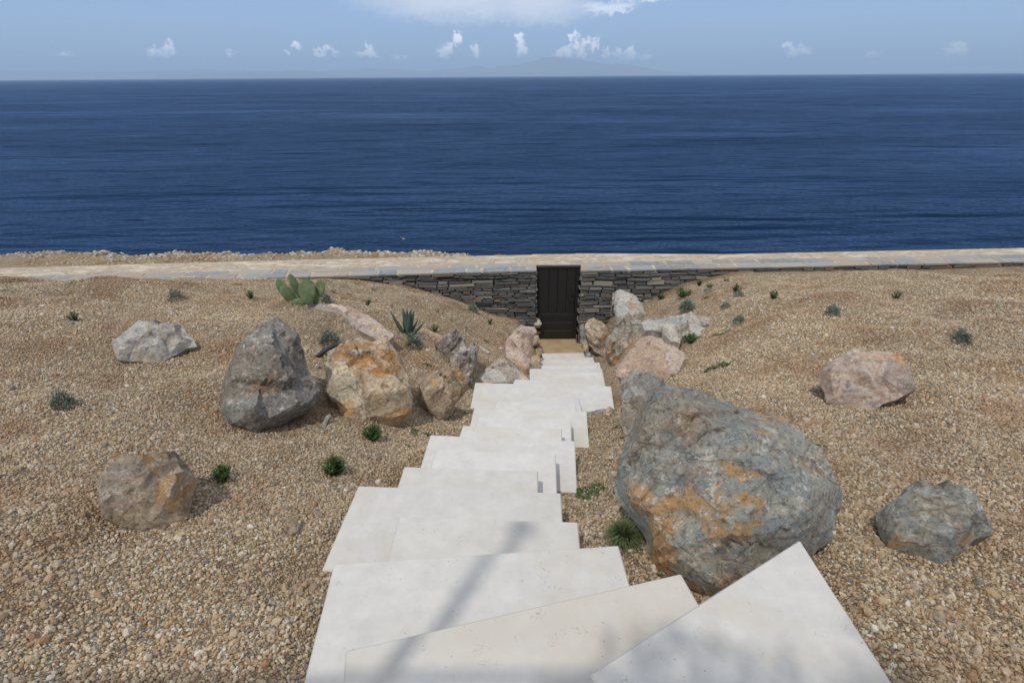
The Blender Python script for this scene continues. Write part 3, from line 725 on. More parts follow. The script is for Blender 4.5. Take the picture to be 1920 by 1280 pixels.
# ------------------------------------------------------------------ rocks
def rock(name, label, outline, m, base=None, tilt=52, T=.2, Tb=.5, seed=0, res=.03, ncell=7, rough=.5, peaks=(), cat='rock', group=None, az=0, lift=0.0, edge=.10):
    """a broken angular stone: coarse facets over the outline, finer plates and strata on them, rounded below the ground"""
    rnd = random.Random(seed)
    bp = base or max(outline, key=lambda p: p[1])
    P0 = ground(*bp) + Vector((0, 0, lift))
    vh = Vector((P0.x, P0.y, 0)); vh.normalize()
    if az: vh = Matrix.Rotation(R(az), 3, 'Z') @ vh
    tl = R(tilt)
    n = (-vh*math.cos(tl) + Vector((0, 0, 1))*math.sin(tl)).normalized()
    e1 = Vector((0, 0, 1)).cross(n).normalized(); e1 = e1 if e1.dot(RIGHT) > 0 else -e1
    e2 = n.cross(e1)
    def to2(u, v):
        d = ray(u, v); t = (P0 - CAM).dot(n) / d.dot(n); q = CAM + d*t - P0; return Vector((q.dot(e1), q.dot(e2)))
    poly = [to2(u, v) for u, v in outline]
    pl = []
    for i, p in enumerate(poly):
        q = poly[(i+1) % len(poly)]; d = q - p; k = max(1, int(d.length / (res*1.6)))
        nn = Vector((-d.y, d.x)).normalized() if d.length > 0 else Vector((0, 0))
        for j in range(k):
            t = j / k; s = p + d*t
            a = (noise.noise(Vector((s.x*9, s.y*9, seed))) * .5 + noise.noise(Vector((s.x*25, s.y*25, seed))) * .35) * min(.07, d.length*.2) * (1 if j else .3)
            pl.append(s + nn*a)
    A = np.array([[p.x, p.y] for p in pl])
    mn, mx = A.min(0), A.max(0); Wd = max(mx - mn)
    def dist(x, y):
        d = np.full(x.shape, 1e9)
        for i in range(len(A)):
            a = A[i]; b_ = A[(i+1) % len(A)]; ab = b_ - a; L2 = (ab**2).sum() + 1e-12
            t = np.clip(((x-a[0])*ab[0] + (y-a[1])*ab[1]) / L2, 0, 1)
            d = np.minimum(d, np.hypot(x - a[0] - t*ab[0], y - a[1] - t*ab[1]))
        return d
    gxs = np.arange(mn[0], mx[0], res); gys = np.arange(mn[1], mx[1], res)
    XX, YY = np.meshgrid(gxs, gys); rs_ = np.random.RandomState(seed)
    XX = XX + rs_.uniform(-.3, .3, XX.shape)*res; YY = YY + rs_.uniform(-.3, .3, YY.shape)*res
    xx, yy = XX.ravel(), YY.ravel()
    ins = in_poly(xx, yy, [tuple(a) for a in A]); xx, yy = xx[ins], yy[ins]
    dd = dist(xx, yy); ok = dd > res*.45; xx, yy, dd = xx[ok], yy[ok], dd[ok]
    dm = max(dd.max(), 1e-3) if len(dd) else .05
    # coarse facets
    cp = [Vector(p) for p in poly]; chh = [0.0]*len(poly); C0 = sum(cp, Vector((0, 0)))/len(cp)
    for i, p in enumerate(poly):
        if rnd.random() < .62:
            q = p.lerp(C0, rnd.uniform(.10, .24)); dq = float(dist(np.array([q.x]), np.array([q.y]))[0])
            if in_poly(np.array([q.x]), np.array([q.y]), [tuple(a) for a in A])[0] and dq > .04*dm:
                cp.append(q); chh.append(T*rnd.uniform(.40, 1.05)*min(1, dq/dm*2.5 + .45))
    for (u, v, hf) in peaks: cp.append(to2(u, v)); chh.append(T*hf)
    need = ncell; tries = 0; mind = math.sqrt((mx[0]-mn[0])*(mx[1]-mn[1])/(ncell + 4))*.62
    while need > 0 and tries < 400 and len(xx):
        tries += 1; k = rnd.randrange(len(xx)); q = Vector((xx[k], yy[k]))
        if dd[k] < .22*dm or min((q - c).length for c in cp) < mind: continue
        cp.append(q); chh.append(T*rnd.uniform(.55, 1.25)*(.75 + .3*min(1, dd[k]/dm))); need -= 1
    if len(cp) == len(poly): cp.append(C0); chh.append(T)
    cd = geometry.delaunay_2d_cdt(cp, [(i, (i+1) % len(poly)) for i in range(len(poly))], [], 1, 1e-7)
    cv_, cf, corig = cd[0], cd[2], cd[3]
    hc = [chh[o_[0]] if len(o_) else 0.0 for o_ in corig]
    def plin(x, y):
        out = np.zeros(x.shape); best = np.full(x.shape, -1e9)
        for f_ in cf:
            a, b_, c = (cv_[f_[0]], cv_[f_[1]], cv_[f_[2]])
            den = (b_.y-c.y)*(a.x-c.x) + (c.x-b_.x)*(a.y-c.y)
            if abs(den) < 1e-12: continue
            l1 = ((b_.y-c.y)*(x-c.x) + (c.x-b_.x)*(y-c.y))/den; l2 = ((c.y-a.y)*(x-c.x) + (a.x-c.x)*(y-c.y))/den; l3 = 1-l1-l2
            mi = np.minimum(np.minimum(l1, l2), l3); up_ = mi > best
            hv = np.clip(l1, 0, 1)*hc[f_[0]] + np.clip(l2, 0, 1)*hc[f_[1]] + np.clip(l3, 0, 1)*hc[f_[2]]
            out = np.where(up_, hv, out); best = np.where(up_, mi, best)
        return out
    pts = [Vector(a) for a in A] + [Vector((a, b_)) for a, b_ in zip(xx, yy)]
    nb_ = len(A)
    res_ = geometry.delaunay_2d_cdt(pts, [(i, (i+1) % nb_) for i in range(nb_)], [], 1, 1e-6)
    v2, fc = res_[0], res_[2]
    vx = np.array([p.x for p in v2]); vy = np.array([p.y for p in v2])
    D = dist(vx, vy); D[D < 1e-4] = 0; q = np.clip(D / dm, 0, 1)
    wx = vx + .03*Wd*(vnoise(vx*9/Wd, vy*9/Wd, seed+20)-.5); wy = vy + .03*Wd*(vnoise(vx*9/Wd, vy*9/Wd, seed+21)-.5)
    h = plin(wx, wy)
    ca = rnd.uniform(.2, 1.0) if seed % 2 else rnd.uniform(2.0, 2.9); cs, sn = math.cos(ca), math.sin(ca)
    for lev, (nc, amp) in enumerate(((ncell*2, .080), (ncell*9, .030))):
        sx = rs_.uniform(mn[0], mx[0], nc); sy = rs_.uniform(mn[1], mx[1], nc); so_ = rs_.uniform(-1, 1, nc); gx_ = rs_.uniform(-1, 1, nc); gy_ = rs_.uniform(-1, 1, nc)
        dx = (wx[:, None]-sx)*cs + (wy[:, None]-sy)*sn; dy = (-(wx[:, None]-sx)*sn + (wy[:, None]-sy)*cs)*2.3
        d2_ = np.sort(np.sqrt(dx**2 + dy**2), 1); kx = np.argmin(dx**2 + dy**2, 1)
        if lev == 0:
            plate = rs_.uniform(0, 1, nc)[kx]; crack = np.clip(1 - (d2_[:, 1] - d2_[:, 0])/(.022*Wd + .008), 0, 1)
        h = h + np.minimum(1, q*5)*amp*rough*2*Wd*(.5*so_[kx] + (gx_[kx]*(vx - sx[kx]) + gy_[kx]*(vy - sy[kx]))/Wd*(2+lev*4))
    st_w = (wx*sn - wy*cs)/Wd*22 + vnoise(vx*4/Wd, vy*4/Wd, seed+7)*3
    crease = np.abs((st_w % 1.0) - .5)*2
    h = h - .010*Wd*rough*(crease > .80)*vnoise(vx*8/Wd, vy*8/Wd, seed+9)
    h = h + ((vnoise(vx*20, vy*20, seed)-.5)*.010 + (vnoise(vx*50, vy*50, seed+2)-.5)*.006)*np.minimum(1, q*6)
    h = np.where(D == 0, 0, np.maximum(h, .003))
    hb_ = -Tb*np.sqrt(np.clip(1 - (1 - np.minimum(1, q*2.2))**2, 0, 1))*(1 + .25*(vnoise(vx*7/Wd, vy*7/Wd, seed+30)-.5))
    V = [P0 + e1*vx[i] + e2*vy[i] + n*h[i] for i in range(len(v2))]
    bi = {}
    for i in range(len(v2)):
        if D[i] > 0: bi[i] = len(V); V.append(P0 + e1*vx[i] + e2*vy[i] + n*hb_[i])
        else: bi[i] = i
    Fs = []
    for fa in fc:
        a, b_, c = fa[0], fa[1], fa[2]
        nrm = (v2[b_]-v2[a]).x*(v2[c]-v2[a]).y - (v2[b_]-v2[a]).y*(v2[c]-v2[a]).x
        fr = (a, b_, c) if nrm > 0 else (a, c, b_)
        Fs.append(fr); bk = (bi[fr[0]], bi[fr[2]], bi[fr[1]])
        if len(set(bk) | set(fr)) > 3: Fs.append(bk)
    V = [v - P0 for v in V]
    me = mesh(name, V, Fs); back = [i for i in range(len(v2)) if D[i] > 0]
    for an, arr in (('plate', plate), ('crack', crack)):
        at = me.attributes.new(an, 'FLOAT', 'POINT'); at.data.foreach_set('value', np.concatenate([arr, arr[back]]).astype(np.float32))
    o = link(name, me, m); o.location = P0
    return tag(o, label, cat, group)

def Z6(pts, ox=530, oy=600, s=5.3333): return [(ox + x/s, oy + y/s) for x, y in pts]
rock('boulder', 'huge blue grey boulder with rust stains right of the lowest visible steps in the foreground', [(1229,726),(1253,722),(1315,732),(1343,745),(1400,766),(1465,782),(1540,838),(1580,920),(1562,1010),(1500,1062),(1430,1120),(1380,1165),(1335,1168),(1262,1118),(1221,1082),(1214,1045),(1212,1013),(1196,988),(1179,964),(1158,938),(1152,918),(1158,880),(1164,850),(1171,827),(1188,790),(1206,760)],
     mr_grey, base=(1214,1040), tilt=50, T=0.36, az=-20, peaks=[(1250,765,1.0),(1300,796,1.15),(1345,832,1.2),(1390,868,1.2),(1460,930,1.1),(1320,757,.62),(1380,795,.62),(1460,830,.6),(1222,850,.95),(1190,905,.62),(1240,985,1.0),(1290,1060,.95),(1330,950,1.12),(1400,1020,1.25),(1385,1100,.8),(1500,990,.8)], Tb=0.9, seed=3, res=.022, ncell=3, rough=.42, cat='boulder')
rock('boulder', 'broken grey and pink boulder tucked between the huge boulder and the pink slab', Z6([(380,480),(400,370),(480,350),(820,360),(780,440),(700,540),(640,650),(600,740),(500,890),(450,1000),(425,960),(410,900),(385,800),(430,640),(400,560)], 1090, 640),
     mr_pale, az=-35, tilt=52, T=0.26, Tb=.4, seed=5, res=.025, ncell=8, rough=.6, cat='boulder')
rock('boulder', 'large smooth pink boulder with a grey left edge above the right side of the steps', Z6([(350,290),(380,220),(500,130),(540,30),(600,-40),(700,-60),(800,-30),(880,60),(1010,100),(1045,160),(980,290),(870,370),(840,410),(620,380),(450,350),(400,370),(350,340)], 1090, 640),
     mr_pink, az=-45, tilt=66, T=0.14, Tb=.5, seed=8, res=.03, ncell=4, rough=.22, cat='boulder')
rock('boulder', 'pale flat topped boulder with an orange band under its lip on the right bank', Z6([(600,880),(680,835),(900,840),(1100,792),(1290,840),(1285,920),(1200,960),(1190,1030),(1000,1010),(990,1085),(890,1060),(800,980),(700,950),(640,960)], 1090, 440),
     mr_pale, az=0, lift=0.2, tilt=80, T=0.09, Tb=.5, seed=12, res=.035, ncell=6, rough=.5, cat='boulder')
rock('boulder', 'grey rounded craggy boulder just left of the large pink boulder', Z6([(265,1060),(350,940),(450,870),(590,855),(625,930),(580,1060),(520,1170),(440,1240),(360,1340),(300,1330),(250,1240),(235,1130)], 1090, 440),
     mr_grey, base=(1150,680), az=-30, tilt=50, T=0.28, Tb=.5, seed=14, res=.03, ncell=7, rough=.6, cat='boulder')
rock('boulder', 'tall pale grey wedge shaped boulder against the right wall', Z6([(310,585),(380,565),(520,590),(600,680),(645,790),(600,850),(540,880),(430,900),(345,900),(325,760)], 1090, 440),
     mr_pale, az=-25, lift=0.15, tilt=66, T=0.18, Tb=.6, seed=16, res=.035, ncell=5, rough=.45, cat='boulder')
rock('boulder', 'brown rough boulder beside the right gate jamb', Z6([(60,850),(130,825),(250,900),(285,1000),(245,1130),(230,1225),(120,1160),(65,1060),(35,940)], 1090, 440),
     mr_brown, az=-30, tilt=42, T=0.24, Tb=.45, seed=18, res=.03, ncell=6, rough=.6, cat='boulder')
rock('boulder', 'orange and cream layered boulder in the middle of the left gravel bank', Z6([(450,335),(560,290),(700,230),(830,193),(920,228),(1080,285),(1190,380),(1215,450),(1260,590),(1310,770),(1295,860),(1230,940),(1100,975),(930,955),(850,975),(700,1040),(620,1000),(560,870),(420,730),(450,560),(430,440)]),
     mr_orange, base=(700, 790), az=20, lift=0.07, tilt=68, T=0.22, Tb=.5, seed=22, res=.026, ncell=7, rough=.65, cat='boulder')
rock('boulder', 'tall dark grey boulder standing left of the orange and cream boulder', [(432,700),(452,640),(486,608),(520,594),(546,616),(562,630),(571,668),(581,702),(600,744),(588,752),(590,766),(563,778),(538,792),(480,812),(440,792),(424,750)],
     mr_dark, az=25, tilt=34, T=0.32, Tb=.5, seed=24, res=.028, ncell=5, rough=.45, cat='boulder')
rock('boulder', 'long low pink slab rock half buried below the cactus', [(552,578),(575,572),(610,570),(650,573),(690,590),(720,612),(739,630),(720,644),(690,628),(640,604),(600,598),(572,596)],
     mr_pink, az=10, lift=0.2, tilt=76, T=0.07, Tb=.4, seed=26, res=.035, ncell=4, rough=.3, cat='boulder')
rock('boulder', 'purple and white craggy rock with a forked top on the left bank', Z6([(85,240),(240,155),(350,200),(410,265),(470,235),(512,290),(512,370),(475,470),(455,590),(420,690),(350,650),(290,560),(255,470),(230,380),(150,310)], 800, 600),
     mr_purple, az=30, tilt=54, T=0.28, Tb=0.35, seed=28, res=.028, ncell=8, rough=.8, cat='boulder')
rock('boulder', 'orange and grey pointed rock left of the widest lower step', Z6([(-60,600),(0,545),(130,518),(300,525),(375,600),(420,690),(335,760),(275,890),(205,990),(130,1005),(60,930),(-20,830),(-70,720)], 800, 600),
     mr_brown, az=30, lift=0.0, tilt=56, T=0.26, Tb=.4, seed=30, res=.028, ncell=8, rough=.6, cat='boulder')
rock('stone', 'brown lumpy stone between the orange boulder and the pointed rock', [(764,700),(775,692),(792,694),(804,706),(803,722),(790,732),(772,728),(763,715)], mr_brown, az=20, tilt=55, T=.12, Tb=.25, seed=29, res=.025, ncell=4, rough=.6, cat='stone')
rock('boulder', 'tall grey and pink slab rock standing left of the lowest steps near the gate', Z6([(800,195),(940,50),(1080,68),(1102,110),(1050,200),(1042,380),(1030,530),(980,535),(900,455),(800,375),(788,260)], 800, 600),
     mr_pink, az=35, tilt=58, T=0.14, Tb=.5, seed=32, res=.03, ncell=5, rough=.4, cat='boulder')
rock('boulder', 'flat grey triangular rock lying behind the wide step on the left', Z6([(485,610),(560,520),(640,450),(740,368),(860,440),(950,530),(1022,585),(1020,598),(870,628),(500,626)], 800, 600),
     mr_pale, base=(905,716), tilt=72, T=0.06, Tb=.3, seed=34, res=.03, ncell=4, rough=.3, cat='boulder')
rock('capstone', 'flat grey slab stone beside the lower left corner of the gate', Z6([(820,835),(870,785),(1020,808),(1042,895),(1000,908),(900,890),(830,870)], 820, 440),
     mr_pale, tilt=66, T=0.048, Tb=.16, seed=36, res=.025, ncell=3, rough=.25, lift=.42, cat='stone')
for i, (pts, mm, lb, lf) in enumerate((
    ([(1045,560),(1130,545),(1160,600),(1150,700),(1050,720),(1030,640)], mr_brown, 'brown rubble stone under the flat slab left of the gate', .1),
    ([(1050,290),(1110,240),(1160,270),(1165,345),(1130,370),(1050,350)], mr_brown, 'dark rounded stone at the left end of the landing', .0),
    ([(1050,110),(1100,80),(1155,110),(1150,140),(1090,150)], mr_orange, 'small orange stone wedged below the flat slab by the gate', .25),
    ([(1040,150),(1120,150),(1140,240),(1060,260)], mr_brown, 'dark squared stone between the tall slab rock and the landing', .1))):
    if i == 0: pts = [(x-10, y-200) for x, y in pts]
    rock('stone', lb, Z6(pts, 800, 600), mm, tilt=47, T=0.08, Tb=.2, seed=50+i, res=.03, ncell=3, rough=.4, lift=lf, cat='stone')
rock('stone', 'blue grey flat stone lying on the right bank behind the tall wedge boulder', Z6([(585,625),(620,612),(740,618),(758,655),(640,672)], 1090, 440), mr_slate, tilt=60, T=0.04, Tb=.12, seed=60, res=.025, ncell=3, rough=.3, cat='stone')
rock('stone', 'dark blue stone chip under the right end of the flat topped boulder', Z6([(1190,880),(1270,880),(1285,905),(1215,935)], 1090, 440), mr_slate, tilt=60, T=0.048, Tb=.1, seed=61, res=.025, ncell=3, rough=.3, lift=.05, cat='stone')
rock('stone', 'thin grey stone lying flat beside the steps below the wide landing step', [(1101,776),(1118,768),(1136,766),(1138,776),(1120,782),(1103,784)], mr_slate, tilt=75, T=0.024, Tb=.1, seed=62, res=.02, ncell=2, rough=.2, cat='stone')
rock('stone', 'small tan stone beside the right corner of the widest lower step', [(1134,768),(1143,761),(1150,766),(1149,778),(1142,786),(1135,782)], mr_orange, tilt=52, T=0.056, Tb=.1, seed=63, res=.02, ncell=3, rough=.4, cat='stone')
rock('stone', 'small pinkish stone at the right end of the landing', [(1092,644),(1099,636),(1106,652),(1103,660),(1094,658)], mr_pink, tilt=47, T=0.048, Tb=.12, seed=64, res=.02, ncell=2, rough=.3, cat='stone')
rock('stone', 'greenish grey stone chip at the right end of the lowest step', [(1094,664),(1100,657),(1110,662),(1108,670),(1097,671)], mr_slate, tilt=55, T=0.032, Tb=.1, seed=65, res=.02, ncell=2, rough=.3, cat='stone')
rock('stone', 'slanting pale stone resting on the brown boulder by the gate', Z6([(60,800),(120,770),(250,770),(260,800),(230,835),(140,838),(120,800)], 1090, 440), mr_pale, tilt=55, T=0.048, Tb=.12, seed=66, res=.025, ncell=3, rough=.3, lift=.35, cat='stone')
rock('stone', 'narrow dark leaning stone at the foot of the right gate jamb', [(1087,612),(1094,606),(1098,630),(1101,652),(1095,658),(1088,640)], mr_slate, tilt=37, T=0.064, Tb=.15, seed=67, res=.025, ncell=3, rough=.4, cat='stone')
rock('stone', 'grey chip of rock among gravel left of the purple forked rock', Z6([(95,255),(120,245),(150,262),(130,278),(100,272)], 800, 600), mr_brown, tilt=60, T=0.024, Tb=.06, seed=68, res=.015, ncell=2, rough=.3, cat='stone')
rock('stone', 'rusty red pebble on top of the gravel slope below the left wall', Z6([(275,640),(310,622),(350,640),(330,668),(285,665)], 820, 440), mr_orange, tilt=60, T=0.04, Tb=.08, seed=69, res=.02, ncell=2, rough=.3, cat='stone')
rock('stone', 'upright tan stone shard in front of the orange boulder', Z6([(400,1050),(430,960),(470,935),(490,965),(450,1000),(430,1075)]), mr_pale, tilt=52, T=0.032, Tb=.06, seed=70, res=.015, ncell=2, rough=.3, cat='stone')
rock('stone', 'small teal grey stone at the upper left edge of the orange boulder', Z6([(330,465),(355,443),(390,455),(385,480),(345,488)]), mr_slate, tilt=60, T=0.032, Tb=.06, seed=71, res=.015, ncell=2, rough=.3, cat='stone')
rock('stone', 'brown pebble resting against the left edge of a middle step', [(789,869),(794,867),(799,870),(799,874),(791,874)], mr_brown, tilt=50, T=0.016, Tb=.03, seed=72, res=.01, ncell=2, rough=.3, cat='stone')
rock('stone', 'thin grey rock ledge poking out of the gravel behind the wide step', Z6([(515,270),(545,258),(600,300),(640,320),(600,330),(530,325)], 800, 600), mr_pale, tilt=65, T=0.032, Tb=.1, seed=73, res=.02, ncell=2, rough=.3, cat='stone')
rock('stone', 'reddish brown stone in the gravel at the left edge below the standing boulder', [(535,968),(545,962),(556,975),(560,1003),(548,1010),(537,995)], mr_brown, tilt=60, T=0.016, Tb=.04, seed=74, res=.01, ncell=2, rough=.3, cat='stone')
rock('stone', 'white flat pebble in the gravel left of the foreground step', [(534,1160),(543,1156),(551,1163),(544,1171),(536,1170)], mr_white, tilt=60, T=0.0096, Tb=.02, seed=75, res=.008, ncell=2, rough=.2, cat='stone')
# plausible neighbours beyond the photograph's edges
rock('boulder', 'brown boulder further out on the far left gravel', [(180,900),(230,850),(330,845),(370,900),(355,970),(270,1000),(190,970)], mr_brown, tilt=57, T=0.165, Tb=.4, seed=80, res=.035, ncell=7, rough=.5, cat='boulder')
rock('boulder', 'pale boulder further up on the far left bank', [(210,640),(260,600),(340,610),(370,650),(300,680),(220,675)], mr_pale, tilt=55, T=0.138, Tb=.4, seed=81, res=.05, ncell=6, rough=.5, cat='boulder')
rock('boulder', 'pink and grey boulder on the far right bank behind the huge boulder', [(1530,700),(1600,650),(1690,665),(1720,730),(1640,770),(1550,755)], mr_pink, tilt=50, T=0.138, Tb=.4, seed=82, res=.05, ncell=6, rough=.5, cat='boulder')
rock('boulder', 'low grey boulder far right in the foreground gravel', [(1640,960),(1720,900),(1830,920),(1860,1000),(1760,1060),(1660,1030)], mr_grey, tilt=57, T=0.154, Tb=.4, seed=83, res=.04, ncell=7, rough=.5, cat='boulder')

# rubble beyond the wall: countless small broken stones
def lump(mb, c, r, rnd, flat=.7):
    ph = [rnd.uniform(.7, 1.3) for _ in range(8)]
    t = rnd.uniform(0, 3.14); co, si = math.cos(t), math.sin(t)
    P = []
    for k, (x, y, z) in enumerate(((-1,-1,-1),(1,-1,-1),(1,1,-1),(-1,1,-1),(-.7,-.7,1),(.7,-.7,1),(.7,.7,1),(-.7,.7,1))):
        x *= r*ph[k]*1.3; y *= r*ph[k]; z *= r*flat*ph[(k+3) % 8]
        P.append((c[0] + x*co - y*si, c[1] + x*si + y*co, c[2] + z))
    mb.box8(P, rnd.random())
mb = MB(); rnd = random.Random(5)
for i in range(750):
    x = rnd.uniform(-14, 5); y = GY + 2.2 - abs(rnd.gauss(0, .30))
    if y < GY + 1.05: continue
    if x > 1.0 and rnd.random() < .6: continue
    r = rnd.choice((.012, .018, .025, .035)) * (1.8 if rnd.random() < .06 else 1)
    lump(mb, (x, y, tz(x, y) + r*.3), r, rnd)
o = mb.build('rubble', mr_white, bevel=.004)
tag(o, 'loose broken white and tan stones along the cliff edge beyond the wall', 'rubble', kind='stuff')

# ------------------------------------------------------------------ plants
def hdist(p): return (p - CAM).dot(fwd)
def spiky(name, label, u, v, wpx, hpx, m, n=90, kind='needle', seed=0, cat='shrub', group=None):
    p = ground(u, v); rnd = random.Random(seed + int(u*3+v)); d = hdist(p); wd = wpx/F*d*.5; ht = hpx/F*d*1.05
    mb = MB()
    if kind == 'needle':       # many stems with short needles, like young rosemary
        ns = max(7, n // 8)
        for s in range(ns):
            th = rnd.uniform(0, 6.28); rr = rnd.random()**.6
            top = Vector((math.cos(th)*wd*rr, math.sin(th)*wd*rr, ht*(1 - .45*rr*rr)*rnd.uniform(.75, 1.0)))
            root_ = Vector((math.cos(th)*wd*.18*rr, math.sin(th)*wd*.18*rr, -.01))
            mb.tube([root_, root_.lerp(top, .6) + Vector((0, 0, .03*ht)), top], [.0035, .003, .001], 3, .1, False)
            kN = max(6, int(n / ns * 2.2))
            for j in range(kN):
                t = rnd.uniform(.2, 1.0); q = root_.lerp(top, t); a = rnd.uniform(0, 6.28)
                l = max(wd, ht)*rnd.uniform(.16, .30)
                dr = Vector((math.cos(a), math.sin(a), rnd.uniform(.1, 1.1))).normalized()
                sd_ = dr.cross(Vector((rnd.uniform(-1, 1), rnd.uniform(-1, 1), .5))).normalized()*l*.10
                mb.tri(q - sd_, q + sd_, q + dr*l, min(1, max(0, t*.7 + rnd.uniform(-.15, .35))))
    elif kind == 'grass':
        for j in range(n):
            th = rnd.uniform(0, 6.28); rr = rnd.random()**.5; b0 = Vector((math.cos(th)*wd*.25*rr, math.sin(th)*wd*.25*rr, -.01))
            out = Vector((math.cos(th), math.sin(th), 0))*wd*rr*rnd.uniform(.7, 1.15)
            hh = ht*rnd.uniform(.5, 1.0)*(1 - .4*rr); mid = b0 + out*.45 + Vector((0, 0, hh*.75)); tip = b0 + out*1.1 + Vector((0, 0, hh*(1.0 if rr < .6 else .7)))
            wv = Vector((-math.sin(th), math.cos(th), 0))*max(.0012, wd*.012); sh = rnd.random()
            mb.tri(b0 - wv, b0 + wv, mid + wv, sh*.7); mb.tri(b0 - wv, mid + wv, mid - wv, sh*.7); mb.tri(mid - wv, mid + wv, tip, sh)
    elif kind == 'leafy':      # rounded cushion of small leaves
        for j in range(n*4):
            th = rnd.uniform(0, 6.28); ph = math.acos(rnd.uniform(0, 1)); rr = rnd.uniform(.55, 1.0)
            lumpy = .72 + .42*noise.noise(Vector((math.cos(th)*1.7, math.sin(th)*1.7, ph*1.6 + seed)))
            q = Vector((math.sin(ph)*math.cos(th)*wd, math.sin(ph)*math.sin(th)*wd, math.cos(ph)*ht))*rr*(lumpy + .35)
            l = max(wd, ht)*rnd.uniform(.10, .20); dr = (q.normalized() + Vector((rnd.uniform(-1,1), rnd.uniform(-1,1), rnd.uniform(-.4,1)))*.8).normalized()
            sd_ = dr.cross(Vector((rnd.uniform(-1,1), rnd.uniform(-1,1), .3))).normalized()*l*.38
            mb.tri(q - sd_, q + dr*l*.5 + sd_*.2, q + dr*l, rnd.random()*rr); mb.tri(q + sd_, q + dr*l, q - sd_, rnd.random()*rr)
    elif kind == 'creep':      # flat sprawling runners
        for r_ in range(7):
            th = rnd.uniform(0, 6.28); q = Vector((0, 0, .01))
            for j in range(n // 7):
                th += rnd.uniform(-.5, .5); q = q + Vector((math.cos(th), math.sin(th), 0))*wd*.13
                if math.hypot(q.x, q.y) > wd: th += 2.0
                gz = tz(p.x + q.x, p.y + q.y) - p.z
                for _ in range(3):
                    a = rnd.uniform(0, 6.28); l = wd*rnd.uniform(.12, .24); dr = Vector((math.cos(a), math.sin(a), rnd.uniform(.1, .8))).normalized()
                    sd_ = dr.cross(Vector((0, 0, 1))).normalized()*l*.34; b0 = Vector((q.x, q.y, gz + rnd.uniform(.0, .3)*ht))
                    mb.tri(b0 - sd_*.3, b0 + dr*l*.5 + sd_, b0 + dr*l, rnd.random()); mb.tri(b0 - sd_*.3, b0 + dr*l, b0 + dr*l*.5 - sd_, rnd.random())
    o = mb.build(name, m); o.location = p
    return tag(o, label, cat, group)
S = spiky
S('shrub', 'bright green needle shrub in the gravel just below the orange boulder', 700, 825, 38, 34, ml_green, 320)
S('shrub', 'bushy dark green needle shrub alone in the left foreground gravel', 630, 889, 44, 42, ml_green, 420)
S('grass_tuft', 'thick green grass tuft against the lower left of the huge boulder', 1168, 1016, 78, 62, ml_grass, 900, 'grass', cat='grass')
S('grass_tuft', 'small grass sprig beside the foreground steps below the huge boulder', 1238, 1083, 22, 20, ml_grass, 60, 'grass', cat='grass')
S('grass_tuft', 'sprig of grass at the right edge of the foreground step', 1214, 1090, 18, 14, ml_grass, 50, 'grass', cat='grass')
S('grass_tuft', 'single curled green blades at the left edge of a middle step', 737, 910, 34, 24, ml_grass, 14, 'grass', cat='grass')
S('shrub', 'small green shrub above the right end of the long pink slab rock', 690, 573, 15, 14, ml_green, 110)
S('shrub', 'green shrub right of the agave', 814, 622, 22, 17, ml_green, 130)
S('shrub', 'small green shrub in the middle of the left bank gravel', 919, 608, 13, 13, ml_green, 100)
S('shrub', 'small green shrub touching the left wall near the gate', 937, 578, 11, 13, ml_green, 90)
S('shrub', 'silver grey cushion shrub below the left wall', 886, 584, 20, 15, ml_silver, 120, 'leafy')
S('shrub', 'silver grey shrub just right of the cactus', 612, 568, 22, 16, ml_silver, 120, 'leafy')
S('shrub', 'silver grey shrub between the standing boulder and the orange boulder', 618, 645, 36, 24, ml_silver, 170, 'leafy')
S('shrub', 'silver grey shrub directly below the agave', 776, 650, 28, 24, ml_silver, 150, 'leafy')
S('weed', 'flat dark green weed in gravel left of the purple forked rock', 801, 683, 22, 6, ml_green, 70, 'creep', cat='weed')
S('weed', 'small green weed left of the dark twig above the purple rock', 875, 617, 10, 6, ml_green, 40, 'creep', cat='weed')
S('weed', 'dark green weed left of the tall slab rock near the gate', 913, 642, 16, 8, ml_green, 50, 'creep', cat='weed')
S('weed', 'tiny green weed at the top of the left bank left of the wall', 627, 550, 10, 10, ml_green, 40, cat='weed')
S('weed', 'tiny green weed below the left wall under the slate coping', 750, 534, 9, 8, ml_green, 40, cat='weed')
S('weed', 'tiny olive green weed at the foot of the wall above the cactus rock', 670, 533, 14, 6, ml_grass, 40, cat='weed')
S('weed', 'dark green weed beside the left edge of the steps by the orange rocks', 788, 812, 34, 9, ml_green, 100, 'creep', cat='weed')
S('weed', 'small green weed in gravel beneath the dark green weed left of the steps', 765, 837, 16, 8, ml_green, 60, 'creep', cat='weed')
S('weed', 'green weed in the shade between the pointed rock and the wide step', 868, 775, 20, 8, ml_green, 60, 'creep', cat='weed')
S('weed', 'dark green creeping weed right of the middle steps', 1103, 924, 50, 10, ml_green, 170, 'creep', cat='weed')
S('weed', 'dark green weed touching the left side of the huge boulder', 1147, 928, 20, 10, ml_green, 70, 'creep', cat='weed')
S('weed', 'green weed between the steps and the broken grey and pink boulder', 1156, 800, 18, 10, ml_green, 70, 'creep', cat='weed')
S('weed', 'olive green weed at the foot of the broken grey and pink boulder', 1163, 824, 26, 14, ml_grass, 90, 'creep', cat='weed')
S('shrub', 'upright green shrub at the foot of the right wall where the gravel slope begins', 1260, 532, 15, 18, ml_green, 130)
S('shrub', 'green shrub beside the blue grey flat stone on the right bank', 1240, 561, 22, 15, ml_green, 150)
S('shrub', 'widest green shrub on the right bank above the silver one', 1281, 557, 38, 20, ml_green, 260)
S('shrub', 'round silver grey shrub on the right bank above the flat topped boulder', 1288, 584, 27, 21, ml_silver, 170, 'leafy')
